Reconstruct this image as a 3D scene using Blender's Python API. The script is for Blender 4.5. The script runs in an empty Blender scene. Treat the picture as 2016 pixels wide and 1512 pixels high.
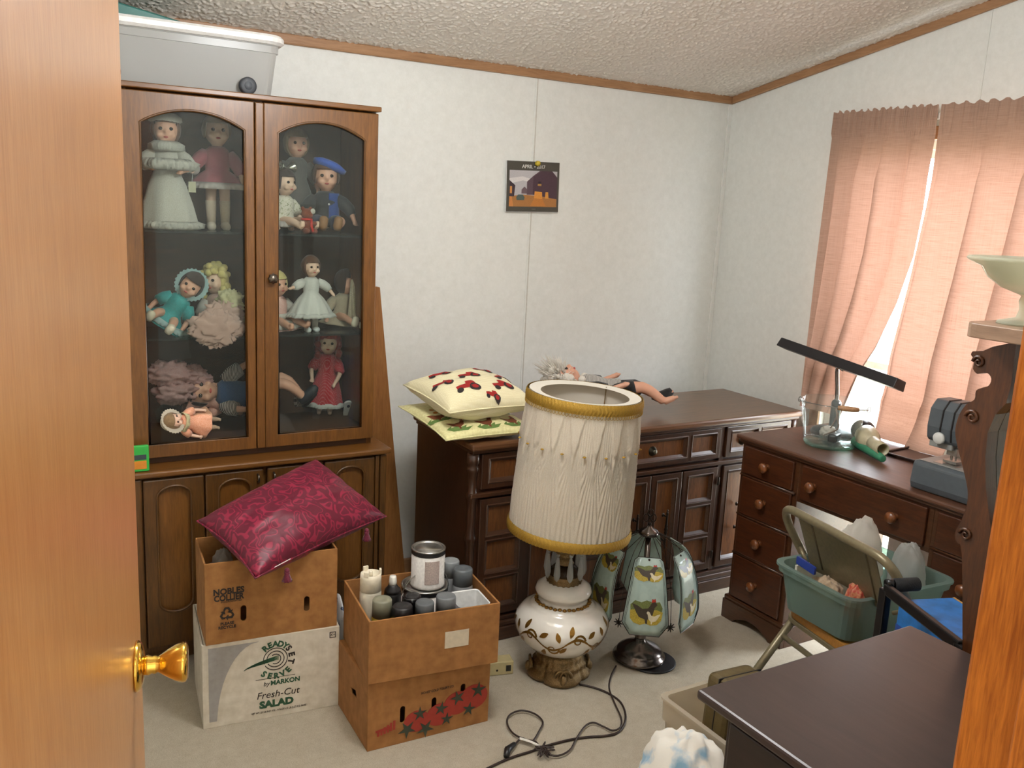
import bpy, bmesh, math, random
from math import sin, cos, pi, radians, sqrt, exp
from mathutils import Vector, Matrix, Euler, noise
from mathutils.geometry import tessellate_polygon

SC = bpy.context.scene
COL = SC.collection
random.seed(7)

# ------------------------------------------------------------------ camera
CAM_H = 1.6
F_PX, YAW, PITCH, ROLL = 1760.0, radians(30.87), radians(11.23), radians(2.82)
_f = Vector((sin(YAW), cos(YAW), 0)); _r = Vector((cos(YAW), -sin(YAW), 0)); _u = Vector((0, 0, 1))
FWD = _f * cos(PITCH) - _u * sin(PITCH)
_u2 = _u * cos(PITCH) + _f * sin(PITCH)
RGT = _r * cos(ROLL) + _u2 * sin(ROLL)
UPV = _u2 * cos(ROLL) - _r * sin(ROLL)
CAM_POS = Vector((0, 0, CAM_H))
cam_d = bpy.data.cameras.new('camera'); cam = bpy.data.objects.new('camera', cam_d); COL.objects.link(cam)
cam_d.sensor_width = 36; cam_d.sensor_fit = 'HORIZONTAL'; cam_d.lens = F_PX / 2016 * 36; cam_d.clip_start = 0.02
cam.matrix_world = Matrix(((RGT.x, UPV.x, -FWD.x, 0), (RGT.y, UPV.y, -FWD.y, 0), (RGT.z, UPV.z, -FWD.z, CAM_H), (0, 0, 0, 1)))
SC.camera = cam

def P(px, py, ax, val):
    """photo pixel -> point where its ray meets the plane coord[ax] = val"""
    d = RGT * ((px - 1008) / F_PX) - UPV * ((py - 756) / F_PX) + FWD
    return CAM_POS + d * ((val - CAM_POS[ax]) / d[ax])

# ------------------------------------------------------------------ light
SC.view_settings.view_transform = 'Standard'; SC.view_settings.look = 'None'
SC.view_settings.gamma = 1.0; SC.view_settings.use_curve_mapping = False
SC.view_settings.exposure = 0.60
SC.cycles.max_bounces = 8; SC.cycles.diffuse_bounces = 4; SC.cycles.transparent_max_bounces = 20
SC.cycles.caustics_reflective = False; SC.cycles.caustics_refractive = False
world = bpy.data.worlds.new('overcast_sky'); SC.world = world; world.use_nodes = True
_bg = world.node_tree.nodes['Background']; _bg.inputs[0].default_value = (0.86, 0.93, 1.0, 1); _bg.inputs[1].default_value = 15.0

XL, XR, YF, YB = -0.35, 3.19, 0.45, 3.385          # room faces
SLOPE = 0.188
def ceil_z(y): return 2.172 + SLOPE * (YB - y)
WY0, WY1, WZ0, WZ1 = 1.28, 2.645, 0.10, 1.93         # right wall window opening, foot and far edge extended to light the floor
DX0, DX1, DZ1 = -0.05, 0.814, 2.06                  # doorway in the front wall

def area_light(name, loc, rot, sx, sy, power, col, portal=False):
    d = bpy.data.lights.new(name, 'AREA'); d.shape = 'RECTANGLE'; d.size = sx; d.size_y = sy; d.energy = power; d.color = col
    if portal: d.cycles.is_portal = True
    o = bpy.data.objects.new(name, d); COL.objects.link(o); o.location = loc; o.rotation_euler = rot
    return o
area_light('window_portal', (XR + 0.13, (WY0 + WY1) / 2, (WZ0 + WZ1) / 2), (0, radians(90), 0), WZ1 - WZ0, WY1 - WY0, 1, (1, 1, 1), True)

# ------------------------------------------------------------------ materials
def C(h, a=1.0):
    """#rrggbb as seen (sRGB) -> linear"""
    if isinstance(h, str):
        h = h.lstrip('#'); v = [int(h[i:i + 2], 16) / 255 for i in (0, 2, 4)]
    else: v = [c / 255 for c in h]
    return tuple(c / 12.92 if c <= 0.04045 else ((c + 0.055) / 1.055) ** 2.4 for c in v) + (a,)
MATS = {}
def _new(name):
    m = bpy.data.materials.new(name); m.use_nodes = True
    nt = m.node_tree; return m, nt, nt.nodes['Principled BSDF'], nt.nodes.new, nt.links.new
def _coord(N, L, scale, rot=(0, 0, 0)):
    tc = N('ShaderNodeTexCoord'); mp = N('ShaderNodeMapping'); L(tc.outputs['Object'], mp.inputs['Vector'])
    mp.inputs['Scale'].default_value = scale; mp.inputs['Rotation'].default_value = rot
    return mp.outputs[0]
def _ramp(N, L, fac, stops):
    r = N('ShaderNodeValToRGB'); e = r.color_ramp.elements
    while len(e) < len(stops): e.new(0.5)
    for k, (p, c) in enumerate(stops): e[k].position = p; e[k].color = c
    L(fac, r.inputs[0]); return r.outputs[0]
def _bump(N, L, h, b, strength, dist=0.01):
    bp = N('ShaderNodeBump'); bp.inputs['Strength'].default_value = strength; bp.inputs['Distance'].default_value = dist
    L(h, bp.inputs['Height']); L(bp.outputs[0], b.inputs['Normal'])
def plain(name, col, rough=0.5, metal=0.0, var=0.08, scale=12, bump=0.0, trans=0.0, coat=0.0, emit=0, sss=0, spec=None):
    if name in MATS: return MATS[name]
    m, nt, b, N, L = _new(name)
    c = C(col); n = N('ShaderNodeTexNoise'); L(_coord(N, L, (scale,) * 3), n.inputs['Vector']); n.inputs['Detail'].default_value = 5
    lo = tuple(max(0, x * (1 - var)) for x in c[:3]) + (1,); hi = tuple(min(1, x * (1 + var)) for x in c[:3]) + (1,)
    L(_ramp(N, L, n.outputs['Fac'], [(0.3, lo), (0.7, hi)]), b.inputs['Base Color'])
    b.inputs['Roughness'].default_value = rough; b.inputs['Metallic'].default_value = metal
    if trans: b.inputs['Transmission Weight'].default_value = trans
    if coat: b.inputs['Coat Weight'].default_value = coat; b.inputs['Coat Roughness'].default_value = 0.1
    if spec is not None: b.inputs['Specular IOR Level'].default_value = spec
    if emit: b.inputs['Emission Color'].default_value = c; b.inputs['Emission Strength'].default_value = emit
    if bump: _bump(N, L, n.outputs['Fac'], b, bump)
    MATS[name] = m; return m
def wood(name, c1, c2, axis='z', scale=9, stretch=14, rough=0.38, coat=0.25, contrast=(0.3, 0.72), bump=0.05):
    if name in MATS: return MATS[name]
    m, nt, b, N, L = _new(name)
    s = [scale * stretch / 4] * 3; s['xyz'.index(axis)] = scale / 4
    n = N('ShaderNodeTexNoise'); L(_coord(N, L, s), n.inputs['Vector']); n.inputs['Detail'].default_value = 8; n.inputs['Roughness'].default_value = 0.62; n.inputs['Distortion'].default_value = 0.6
    s2 = [scale * 0.5] * 3; s2['xyz'.index(axis)] = scale * 0.1
    n2 = N('ShaderNodeTexNoise'); L(_coord(N, L, s2), n2.inputs['Vector']); n2.inputs['Detail'].default_value = 3
    mx = N('ShaderNodeMath'); mx.operation = 'MULTIPLY_ADD'; mx.inputs[1].default_value = 0.7; L(n.outputs['Fac'], mx.inputs[0])
    m2 = N('ShaderNodeMath'); m2.operation = 'MULTIPLY'; m2.inputs[1].default_value = 0.3; L(n2.outputs['Fac'], m2.inputs[0]); L(m2.outputs[0], mx.inputs[2])
    L(_ramp(N, L, mx.outputs[0], [(contrast[0], C(c2)), (contrast[1], C(c1))]), b.inputs['Base Color'])
    b.inputs['Roughness'].default_value = rough; b.inputs['Coat Weight'].default_value = coat; b.inputs['Coat Roughness'].default_value = 0.25
    _bump(N, L, n.outputs['Fac'], b, bump, 0.003)
    MATS[name] = m; return m
def clear_glass(name, tint='#ffffff', rough=0.0, haze=0.0, hazecol='#dfe6e2', ior=1.45):
    if name in MATS: return MATS[name]
    m, nt, b, N, L = _new(name); nt.nodes.remove(b); out = nt.nodes['Material Output']
    tr = N('ShaderNodeBsdfTransparent'); tr.inputs[0].default_value = C(tint)
    gl = N('ShaderNodeBsdfGlossy'); gl.inputs['Roughness'].default_value = max(rough, 0.02)
    lw = N('ShaderNodeLayerWeight'); lw.inputs[0].default_value = 0.5
    pw = N('ShaderNodeMath'); pw.operation = 'POWER'; pw.inputs[1].default_value = 4.0; L(lw.outputs['Facing'], pw.inputs[0])
    fr = N('ShaderNodeMath'); fr.operation = 'MULTIPLY_ADD'; fr.inputs[1].default_value = 0.6; fr.inputs[2].default_value = ((ior - 1) / (ior + 1)) ** 2; L(pw.outputs[0], fr.inputs[0])
    mx = N('ShaderNodeMixShader'); L(fr.outputs[0], mx.inputs[0]); L(tr.outputs[0], mx.inputs[1]); L(gl.outputs[0], mx.inputs[2])
    last = mx
    if haze:
        df = N('ShaderNodeBsdfDiffuse'); df.inputs[0].default_value = C(hazecol)
        tl = N('ShaderNodeBsdfTranslucent'); tl.inputs[0].default_value = C(hazecol)
        hm = N('ShaderNodeMixShader'); L(df.outputs[0], hm.inputs[1]); L(tl.outputs[0], hm.inputs[2])
        m2 = N('ShaderNodeMixShader'); m2.inputs[0].default_value = haze; L(mx.outputs[0], m2.inputs[1]); L(hm.outputs[0], m2.inputs[2]); last = m2
    L(last.outputs[0], out.inputs[0]); MATS[name] = m; return m
def cloth(name, col, col2=None, rough=0.9, scale=60, transl=0.0, bump=0.25, pattern='noise', thresh=(0.42, 0.58), sheen=0.2, alpha=1.0):
    if name in MATS: return MATS[name]
    m, nt, b, N, L = _new(name); out = nt.nodes['Material Output']
    col2 = col2 or col; v = _coord(N, L, (scale,) * 3)
    if pattern == 'dots':
        t = N('ShaderNodeTexVoronoi'); t.inputs['Randomness'].default_value = 0.15; L(v, t.inputs['Vector']); f = t.outputs['Distance']
    elif pattern == 'stripes':
        t = N('ShaderNodeTexWave'); t.bands_direction = 'Z'; L(v, t.inputs['Vector']); f = t.outputs['Fac']
    elif pattern == 'scroll':
        t = N('ShaderNodeTexNoise'); t.inputs['Detail'].default_value = 0.6; t.inputs['Distortion'].default_value = 0.7; L(v, t.inputs['Vector'])
        m1 = N('ShaderNodeMath'); m1.operation = 'MULTIPLY'; m1.inputs[1].default_value = 34; L(t.outputs['Fac'], m1.inputs[0])
        m2 = N('ShaderNodeMath'); m2.operation = 'SINE'; L(m1.outputs[0], m2.inputs[0]); f = m2.outputs[0]
    elif pattern == 'lace':
        t = N('ShaderNodeTexVoronoi'); t.feature = 'DISTANCE_TO_EDGE'; L(v, t.inputs['Vector']); f = t.outputs[0]
    else:
        t = N('ShaderNodeTexNoise'); t.inputs['Detail'].default_value = 4; L(v, t.inputs['Vector']); f = t.outputs['Fac']
    colr = _ramp(N, L, f, [(thresh[0], C(col)), (thresh[1], C(col2))])
    L(colr, b.inputs['Base Color']); b.inputs['Roughness'].default_value = rough; b.inputs['Sheen Weight'].default_value = sheen
    if bump: _bump(N, L, f, b, bump, 0.004)
    last = b.outputs[0]
    if transl:
        tl = N('ShaderNodeBsdfTranslucent'); L(colr, tl.inputs[0])
        mx = N('ShaderNodeMixShader'); mx.inputs[0].default_value = transl; L(last, mx.inputs[1]); L(tl.outputs[0], mx.inputs[2]); last = mx.outputs[0]
    if alpha < 1:
        tp = N('ShaderNodeBsdfTransparent'); mx = N('ShaderNodeMixShader'); mx.inputs[0].default_value = alpha
        L(tp.outputs[0], mx.inputs[1]); L(last, mx.inputs[2]); last = mx.outputs[0]
    if last is not b.outputs[0]: L(last, out.inputs[0])
    MATS[name] = m; return m

# ------------------------------------------------------------------ mesh helpers
class MB:
    def __init__(s): s.v = []; s.f = []
    def add(s, vs, fs, M=None):
        o = len(s.v)
        for p in vs:
            p = Vector(p); s.v.append(M @ p if M else p)
        for f in fs: s.f.append(tuple(i + o for i in f))
        return s
    def box(s, x0, x1, y0, y1, z0, z1, M=None):
        return s.add([(x0, y0, z0), (x1, y0, z0), (x1, y1, z0), (x0, y1, z0), (x0, y0, z1), (x1, y0, z1), (x1, y1, z1), (x0, y1, z1)],
                     [(0, 3, 2, 1), (4, 5, 6, 7), (0, 1, 5, 4), (1, 2, 6, 5), (2, 3, 7, 6), (3, 0, 4, 7)], M)
    def frustum(s, b, t, z0, z1, M=None):
        x0, x1, y0, y1 = b; X0, X1, Y0, Y1 = t
        return s.add([(x0, y0, z0), (x1, y0, z0), (x1, y1, z0), (x0, y1, z0), (X0, Y0, z1), (X1, Y0, z1), (X1, Y1, z1), (X0, Y1, z1)],
                     [(0, 3, 2, 1), (4, 5, 6, 7), (0, 1, 5, 4), (1, 2, 6, 5), (2, 3, 7, 6), (3, 0, 4, 7)], M)
    def grid(s, fn, nu, nv, cu=False, cv=False, M=None):
        """fn(u,v), u,v in 0..1"""
        vs = []; fs = []
        for j in range(nv + (0 if cv else 1)):
            for i in range(nu + (0 if cu else 1)): vs.append(fn(i / nu, j / nv))
        w = nu if cu else nu + 1; h = nv if cv else nv + 1
        for j in range(nv):
            for i in range(nu):
                a = j * w + i; b_ = j * w + (i + 1) % w; c = ((j + 1) % h) * w + (i + 1) % w; d = ((j + 1) % h) * w + i
                fs.append((a, b_, c, d))
        return s.add(vs, fs, M)
    def lathe(s, prof, n=24, M=None, rip=None, cap=True):
        vs = []; fs = []; k = len(prof)
        for j, (r, z) in enumerate(prof):
            for i in range(n):
                a = 2 * pi * i / n; q = r * (1 + (rip(a, j / (k - 1)) if rip else 0)); vs.append((q * cos(a), q * sin(a), z))
        for j in range(k - 1):
            for i in range(n): fs.append((j * n + i, j * n + (i + 1) % n, (j + 1) * n + (i + 1) % n, (j + 1) * n + i))
        if cap:
            if prof[0][0] > 1e-5: fs.append(tuple(reversed(range(n))))
            if prof[-1][0] > 1e-5: fs.append(tuple((k - 1) * n + i for i in range(n)))
        return s.add(vs, fs, M)
    def ball(s, c, r, nu=14, nv=10, M=None):
        if not hasattr(r, '__len__'): r = (r, r, r)
        pr = []
        vs = [(c[0], c[1], c[2] - r[2])]; fs = []
        for j in range(1, nv):
            t = -pi / 2 + pi * j / nv
            for i in range(nu): vs.append((c[0] + r[0] * cos(t) * cos(2 * pi * i / nu), c[1] + r[1] * cos(t) * sin(2 * pi * i / nu), c[2] + r[2] * sin(t)))
        vs.append((c[0], c[1], c[2] + r[2])); e = len(vs) - 1
        for i in range(nu):
            fs.append((0, 1 + (i + 1) % nu, 1 + i)); fs.append((e, e - nu + i, e - nu + (i + 1) % nu))
        for j in range(nv - 2):
            for i in range(nu):
                a = 1 + j * nu; fs.append((a + i, a + (i + 1) % nu, a + nu + (i + 1) % nu, a + nu + i))
        return s.add(vs, fs, M)
    def tube(s, pts, r, n=8, closed=False, M=None):
        pts = [Vector(p) for p in pts]; k = len(pts)
        rr = r if hasattr(r, '__len__') else [r] * k
        vs = []; fs = []; up = None
        for j, p in enumerate(pts):
            if closed: t = pts[(j + 1) % k] - pts[j - 1]
            else: t = pts[min(j + 1, k - 1)] - pts[max(j - 1, 0)]
            t.normalize()
            if up is None: up = Vector((0, 0, 1)) if abs(t.z) < 0.9 else Vector((1, 0, 0))
            a = t.cross(up)
            if a.length < 1e-6: a = t.orthogonal()
            a.normalize(); b_ = a.cross(t); b_.normalize(); up = b_
            for i in range(n):
                q = 2 * pi * i / n; vs.append(p + (a * cos(q) + b_ * sin(q)) * rr[j])
        for j in range(k if closed else k - 1):
            for i in range(n): fs.append((j * n + i, j * n + (i + 1) % n, ((j + 1) % k) * n + (i + 1) % n, ((j + 1) % k) * n + i))
        if not closed: fs.append(tuple(reversed(range(n)))); fs.append(tuple((k - 1) * n + i for i in range(n)))
        return s.add(vs, fs, M)
    def extrude(s, loops, w0, w1, fn):
        """loops of (u,v): first outer, others holes; fn(u,v,w) -> xyz"""
        flat = [p for l in loops for p in l]; n = len(flat)
        tri = tessellate_polygon([[Vector((p[0], p[1], 0)) for p in l] for l in loops])
        vs = [fn(p[0], p[1], w0) for p in flat] + [fn(p[0], p[1], w1) for p in flat]
        fs = [tuple(reversed(t)) for t in tri] + [tuple(i + n for i in t) for t in tri]
        o = 0
        for l in loops:
            k = len(l)
            for i in range(k): a = o + i; b_ = o + (i + 1) % k; fs.append((a, b_, b_ + n, a + n))
            o += k
        return s.add(vs, fs)
    def build(s, name, mat, parent=None, smooth=False, bevel=0, sub=0, solid=0, world=True, loc=None, rotz=0, remesh=0, wn=False, kind=None, label=None):
        """verts are world coords; stored relative to parent (Empty) or to loc"""
        if parent is not None: M = ORG[parent.name].inverted()
        else: M = (Matrix.Translation(loc or (0, 0, 0)) @ Matrix.Rotation(rotz, 4, 'Z')).inverted()
        if not world: M = Matrix.Identity(4)
        me = bpy.data.meshes.new(name); me.from_pydata([M @ v for v in s.v], [], s.f)
        bm = bmesh.new(); bm.from_mesh(me); bmesh.ops.recalc_face_normals(bm, faces=bm.faces); bm.to_mesh(me); bm.free()
        if smooth:
            for p in me.polygons: p.use_smooth = True
        o = bpy.data.objects.new(name, me); COL.objects.link(o)
        if mat: me.materials.append(mat)
        if parent is not None: o.parent = parent; ORG[o.name] = ORG[parent.name]
        else:
            o.location = loc or (0, 0, 0); o.rotation_euler = (0, 0, rotz); ORG[o.name] = Matrix.Translation(loc or (0, 0, 0)) @ Matrix.Rotation(rotz, 4, 'Z')
        if remesh:
            md = o.modifiers.new('r', 'REMESH'); md.mode = 'VOXEL'; md.voxel_size = remesh; md.use_smooth_shade = True
            md = o.modifiers.new('s', 'SMOOTH'); md.iterations = 4; md.factor = 0.5
        if solid: md = o.modifiers.new('t', 'SOLIDIFY'); md.thickness = solid; md.offset = 0
        if bevel:
            md = o.modifiers.new('b', 'BEVEL'); md.width = bevel; md.segments = 2; md.limit_method = 'ANGLE'; md.angle_limit = radians(35)
        if sub: md = o.modifiers.new('u', 'SUBSURF'); md.levels = sub; md.render_levels = sub
        if kind: o['kind'] = kind
        if label: o['label'] = label
        return o
ORG = {}
def thing(name, label, cat, loc=(0, 0, 0), rotz=0, group=None, rot=None):
    o = bpy.data.objects.new(name, None); COL.objects.link(o); o.location = loc; o.empty_display_size = 0.05
    e = Euler(rot, 'XYZ') if rot else Euler((0, 0, rotz), 'XYZ'); o.rotation_euler = e
    o['label'] = label; o['category'] = cat
    if group: o['group'] = group
    ORG[o.name] = Matrix.Translation(loc) @ e.to_matrix().to_4x4()
    return o
def tag(o, label, cat, group=None):
    o['label'] = label; o['category'] = cat
    if group: o['group'] = group
    return o
def struct(o): o['kind'] = 'structure'; return o
def sempty(name, loc=(0, 0, 0), rotz=0):
    o = bpy.data.objects.new(name, None); COL.objects.link(o); o.location = loc; o.rotation_euler = (0, 0, rotz); o['kind'] = 'structure'
    ORG[o.name] = Matrix.Translation(loc) @ Matrix.Rotation(rotz, 4, 'Z'); return o
def T(x=0, y=0, z=0, rx=0, ry=0, rz=0, s=1):
    return Matrix.Translation((x, y, z)) @ Euler((rx, ry, rz), 'XYZ').to_matrix().to_4x4() @ Matrix.Scale(s, 4)
def frame(o, xd, yd):
    """matrix with origin o, x axis xd, y axis yd"""
    x = Vector(xd).normalized(); z = x.cross(Vector(yd)).normalized(); y = z.cross(x)
    return Matrix(((x.x, y.x, z.x, o[0]), (x.y, y.y, z.y, o[1]), (x.z, y.z, z.z, o[2]), (0, 0, 0, 1)))
def arc(cx, cy, rx, ry, a0, a1, n): return [(cx + rx * cos(radians(a0 + (a1 - a0) * i / n)), cy + ry * sin(radians(a0 + (a1 - a0) * i / n))) for i in range(n + 1)]
def rect(x0, x1, y0, y1): return [(x0, y0), (x1, y0), (x1, y1), (x0, y1)]
def rrect(x0, x1, y0, y1, r, n=4):
    return arc(x1 - r, y0 + r, r, r, -90, 0, n) + arc(x1 - r, y1 - r, r, r, 0, 90, n) + arc(x0 + r, y1 - r, r, r, 90, 180, n) + arc(x0 + r, y0 + r, r, r, 180, 270, n)
def spline(pts, per=8, closed=False):
    pts = [Vector(p) for p in pts]; k = len(pts); out = []
    for i in range(k if closed else k - 1):
        if closed: a, b, c, d = pts[i - 1], pts[i], pts[(i + 1) % k], pts[(i + 2) % k]
        else: a, b, c, d = pts[max(i - 1, 0)], pts[i], pts[i + 1], pts[min(i + 2, k - 1)]
        for j in range(per):
            t = j / per
            out.append(0.5 * ((2 * b) + (c - a) * t + (2 * a - 5 * b + 4 * c - d) * t * t + (3 * b - 3 * c + d - a) * t ** 3))
    if not closed: out.append(pts[-1])
    return out
def nz(x, y=0, z=0): return noise.noise(Vector((x, y, z)))
def text_mesh(s, size, M, mat, parent, name='lettering', align='CENTER', ext=0.0004, bold=0.0, sx=1.0, shear=0.0, spacing=1.0):
    """M: world matrix, text runs along x, up y, faces z"""
    cu = bpy.data.curves.new('txt', 'FONT'); cu.body = s; cu.size = size; cu.align_x = align; cu.align_y = 'CENTER'; cu.extrude = ext
    cu.offset = bold; cu.shear = shear; cu.space_character = spacing; cu.resolution_u = 3
    o = bpy.data.objects.new('txt', cu); COL.objects.link(o)
    dg = bpy.context.evaluated_depsgraph_get(); me = bpy.data.meshes.new_from_object(o.evaluated_get(dg))
    COL.objects.unlink(o); bpy.data.objects.remove(o)
    mb = MB(); A = M @ Matrix.Diagonal((sx, 1, 1, 1))
    mb.add([A @ v.co for v in me.vertices], [tuple(p.vertices) for p in me.polygons])
    bpy.data.meshes.remove(me); bpy.data.curves.remove(cu)
    return mb.build(name, mat, parent)
def copy_tree(o, parent=None):
    c = o.copy(); COL.objects.link(c); c.parent = parent
    for ch in list(o.children): copy_tree(ch, c)
    return c
# ================================================================== ROOM
def mat_wall():
    m, nt, b, N, L = _new('wall_vinyl')
    n = N('ShaderNodeTexNoise'); L(_coord(N, L, (7, 7, 7)), n.inputs['Vector']); n.inputs['Detail'].default_value = 9; n.inputs['Roughness'].default_value = 0.7
    L(_ramp(N, L, n.outputs['Fac'], [(0.3, C('#dfe0da')), (0.7, C('#e9eae5'))]), b.inputs['Base Color'])
    b.inputs['Roughness'].default_value = 0.6
    n2 = N('ShaderNodeTexNoise'); L(_coord(N, L, (60, 60, 60)), n2.inputs['Vector']); _bump(N, L, n2.outputs['Fac'], b, 0.12, 0.003)
    return m
def mat_ceiling():
    m, nt, b, N, L = _new('popcorn_ceiling')
    n = N('ShaderNodeTexNoise'); L(_coord(N, L, (130, 130, 130)), n.inputs['Vector']); n.inputs['Detail'].default_value = 4; n.inputs['Roughness'].default_value = 0.6
    v = N('ShaderNodeTexVoronoi'); L(_coord(N, L, (85, 85, 85)), v.inputs['Vector'])
    s = N('ShaderNodeMath'); s.operation = 'SUBTRACT'; L(n.outputs['Fac'], s.inputs[0]); L(v.outputs['Distance'], s.inputs[1])
    L(_ramp(N, L, n.outputs['Fac'], [(0.3, C('#e6ded2')), (0.75, C('#f2ece2'))]), b.inputs['Base Color'])
    b.inputs['Roughness'].default_value = 0.85; _bump(N, L, s.outputs[0], b, 0.5, 0.004)
    return m
def mat_carpet():
    m, nt, b, N, L = _new('cream_carpet')
    n = N('ShaderNodeTexNoise'); L(_coord(N, L, (120, 120, 120)), n.inputs['Vector']); n.inputs['Detail'].default_value = 5; n.inputs['Roughness'].default_value = 0.75; n.inputs['Distortion'].default_value = 0.8
    n2 = N('ShaderNodeTexNoise'); L(_coord(N, L, (6, 6, 6)), n2.inputs['Vector']); n2.inputs['Detail'].default_value = 6; n2.inputs['Roughness'].default_value = 0.65
    mx = N('ShaderNodeMix'); mx.data_type = 'RGBA'; mx.inputs[0].default_value = 0.4
    L(_ramp(N, L, n.outputs['Fac'], [(0.36, C('#a5947a')), (0.50, C('#ddd0b8')), (0.62, C('#faf3e4'))]), mx.inputs[6])  # dark specks put the shade between carpet fibres into the colour
    L(_ramp(N, L, n2.outputs['Fac'], [(0.3, C('#d0c0a4')), (0.7, C('#ece0ca'))]), mx.inputs[7])
    L(mx.outputs[2], b.inputs['Base Color']); b.inputs['Roughness'].default_value = 0.95; b.inputs['Specular IOR Level'].default_value = 0.1
    _bump(N, L, n.outputs['Fac'], b, 0.9, 0.006)
    return m
M_WALL, M_CEIL, M_CARPET = mat_wall(), mat_ceiling(), mat_carpet()
M_TRIM = wood('trim_wood', '#b48a63', '#8d6543', 'x', 10, 10, 0.5, 0.1)
M_TRIMY = wood('trim_wood_side', '#b48a63', '#8d6543', 'y', 10, 10, 0.5, 0.1)
M_OAK = wood('orange_oak', '#c7772c', '#8f4a16', 'z', 16, 16, 0.35, 0.35, (0.36, 0.64), 0.15)
M_DOOR = wood('door_oak', '#cf9a63', '#a86f3b', 'z', 14, 12, 0.3, 0.4, (0.25, 0.8), 0.06)
M_WHITE = plain('white_paint', '#e8e8e4', 0.4)
HX0, HX1, HY0 = -1.0, 1.9, -1.5

struct(MB().box(HX0, XR + 0.1, HY0, YB + 0.1, -0.05, 0).build('floor', M_CARPET))
struct(MB().add([(XL - .1, YB + .1, ceil_z(YB + .1)), (XR + .1, YB + .1, ceil_z(YB + .1)), (XR + .1, YF - .11, ceil_z(YF - .11)), (XL - .1, YF - .11, ceil_z(YF - .11)),
                 (XL - .1, YB + .1, ceil_z(YB) + .1), (XR + .1, YB + .1, ceil_z(YB) + .1), (XR + .1, YF - .11, ceil_z(YF) + .15), (XL - .1, YF - .11, ceil_z(YF) + .15)],
                [(0, 1, 2, 3), (4, 7, 6, 5), (0, 4, 5, 1), (1, 5, 6, 2), (2, 6, 7, 3), (3, 7, 4, 0)]).build('ceiling', M_CEIL))
def _pop(u, v):
    x = XL + (XR - XL) * u; y = 1.95 + (YB - 1.95) * v
    n_ = max(0, nz(x * 85, y * 85, 1.7) - .02) ** .8 * .0075
    return (x, y, ceil_z(y) - .003 - n_)
_pc = MB().grid(_pop, 940, 380).build('ceiling_texture', M_CEIL, bpy.data.objects['ceiling'], True); _pc['kind'] = 'stuff'
struct(MB().box(XL - .1, XR + .1, YB, YB + .1, 0, ceil_z(YB) + .02).build('wall_back', M_WALL))
out = [(YF - .11, 0), (YB + .1, 0), (YB + .1, ceil_z(YB + .1) + .01), (YF - .11, ceil_z(YF - .11) + .01)]
struct(MB().extrude([out, rect(WY0, WY1, WZ0, WZ1)], XR, XR + .12, lambda u, v, w: (w, u, v)).build('wall_right', M_WALL))
struct(MB().extrude([out], XL - .1, XL, lambda u, v, w: (w, u, v)).build('wall_left', M_WALL))
fz = ceil_z(YF) + 0.02
struct(MB().extrude([[(XL - .1, 0), (DX0 - .02, 0), (DX0 - .02, DZ1 + .02), (DX1 + .02, DZ1 + .02), (DX1 + .02, 0), (XR + .1, 0), (XR + .1, fz), (XL - .1, fz)]], YF - .11, YF, lambda u, v, w: (u, w, v)).build('wall_front', M_WALL))
# hallway behind the camera
struct(MB().box(HX0, HX1, HY0 - .1, HY0, 0, 2.4).build('wall_hall_back', M_WALL))
struct(MB().box(HX0 - .1, HX0, HY0, YF - .11, 0, 2.4).build('wall_hall_left', M_WALL))
struct(MB().box(HX1, HX1 + .1, HY0, YF - .11, 0, 2.4).build('wall_hall_right', M_WALL))
struct(MB().box(HX0 - .1, HX1 + .1, HY0 - .1, YF - .11, 2.4, 2.5).build('ceiling_hall', M_CEIL))
M_BRASS_DULL = plain('brass_mount', '#b08d4a', .3, 1)
hl = thing('ceiling_light', 'round frosted glass ceiling light in the hallway outside the door', 'ceiling light', (0.75, -0.55, 2.4))
MB().lathe([(.10, 2.38), (.13, 2.385), (.13, 2.4)], 28, T(.75, -.55, 0)).build('mount', plain('brass_mount', '#b08d4a', .3, 1), hl, True)
MB().lathe([(0.001, 2.28), (.06, 2.288), (.1, 2.315), (.12, 2.35), (.118, 2.384)], 28, T(.75, -.55, 0)).build('glass_shade', plain('lit_shade', '#ffd9a8', .4, emit=1), hl, True)
d = bpy.data.lights.new('hall_bulb', 'POINT'); d.energy = 13; d.color = (1.0, 0.80, 0.58); d.shadow_soft_size = 0.12
o = bpy.data.objects.new('hall_bulb', d); COL.objects.link(o); o.location = (.75, -.55, 2.2)

rz_ = ceil_z(1.75)  # ceiling fixture and its light added out of view to brighten walls and floor
rl = thing('ceiling_light', 'added unseen ceiling light with frosted glass bowl to brighten the room', 'ceiling light', (1.00, 1.75, rz_))
MB().lathe([(.11, -.045), (.15, -.035), (.155, .02)], 32, T(1.00, 1.75, rz_)).build('mount', M_BRASS_DULL, rl, True)
MB().lathe([(0.001, -.13), (.06, -.125), (.11, -.10), (.14, -.065), (.147, -.037)], 32, T(1.00, 1.75, rz_)).build('added_bowl', plain('added_bowl_glow', '#fff2dc', .4, emit=1), rl, True)
d = bpy.data.lights.new('added_room_light', 'POINT'); d.energy = 38; d.color = (0.97, 0.985, 1.0); d.shadow_soft_size = 0.14
o = bpy.data.objects.new('added_room_light', d); COL.objects.link(o); o.location = (1.00, 1.75, rz_ - .30)

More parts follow.
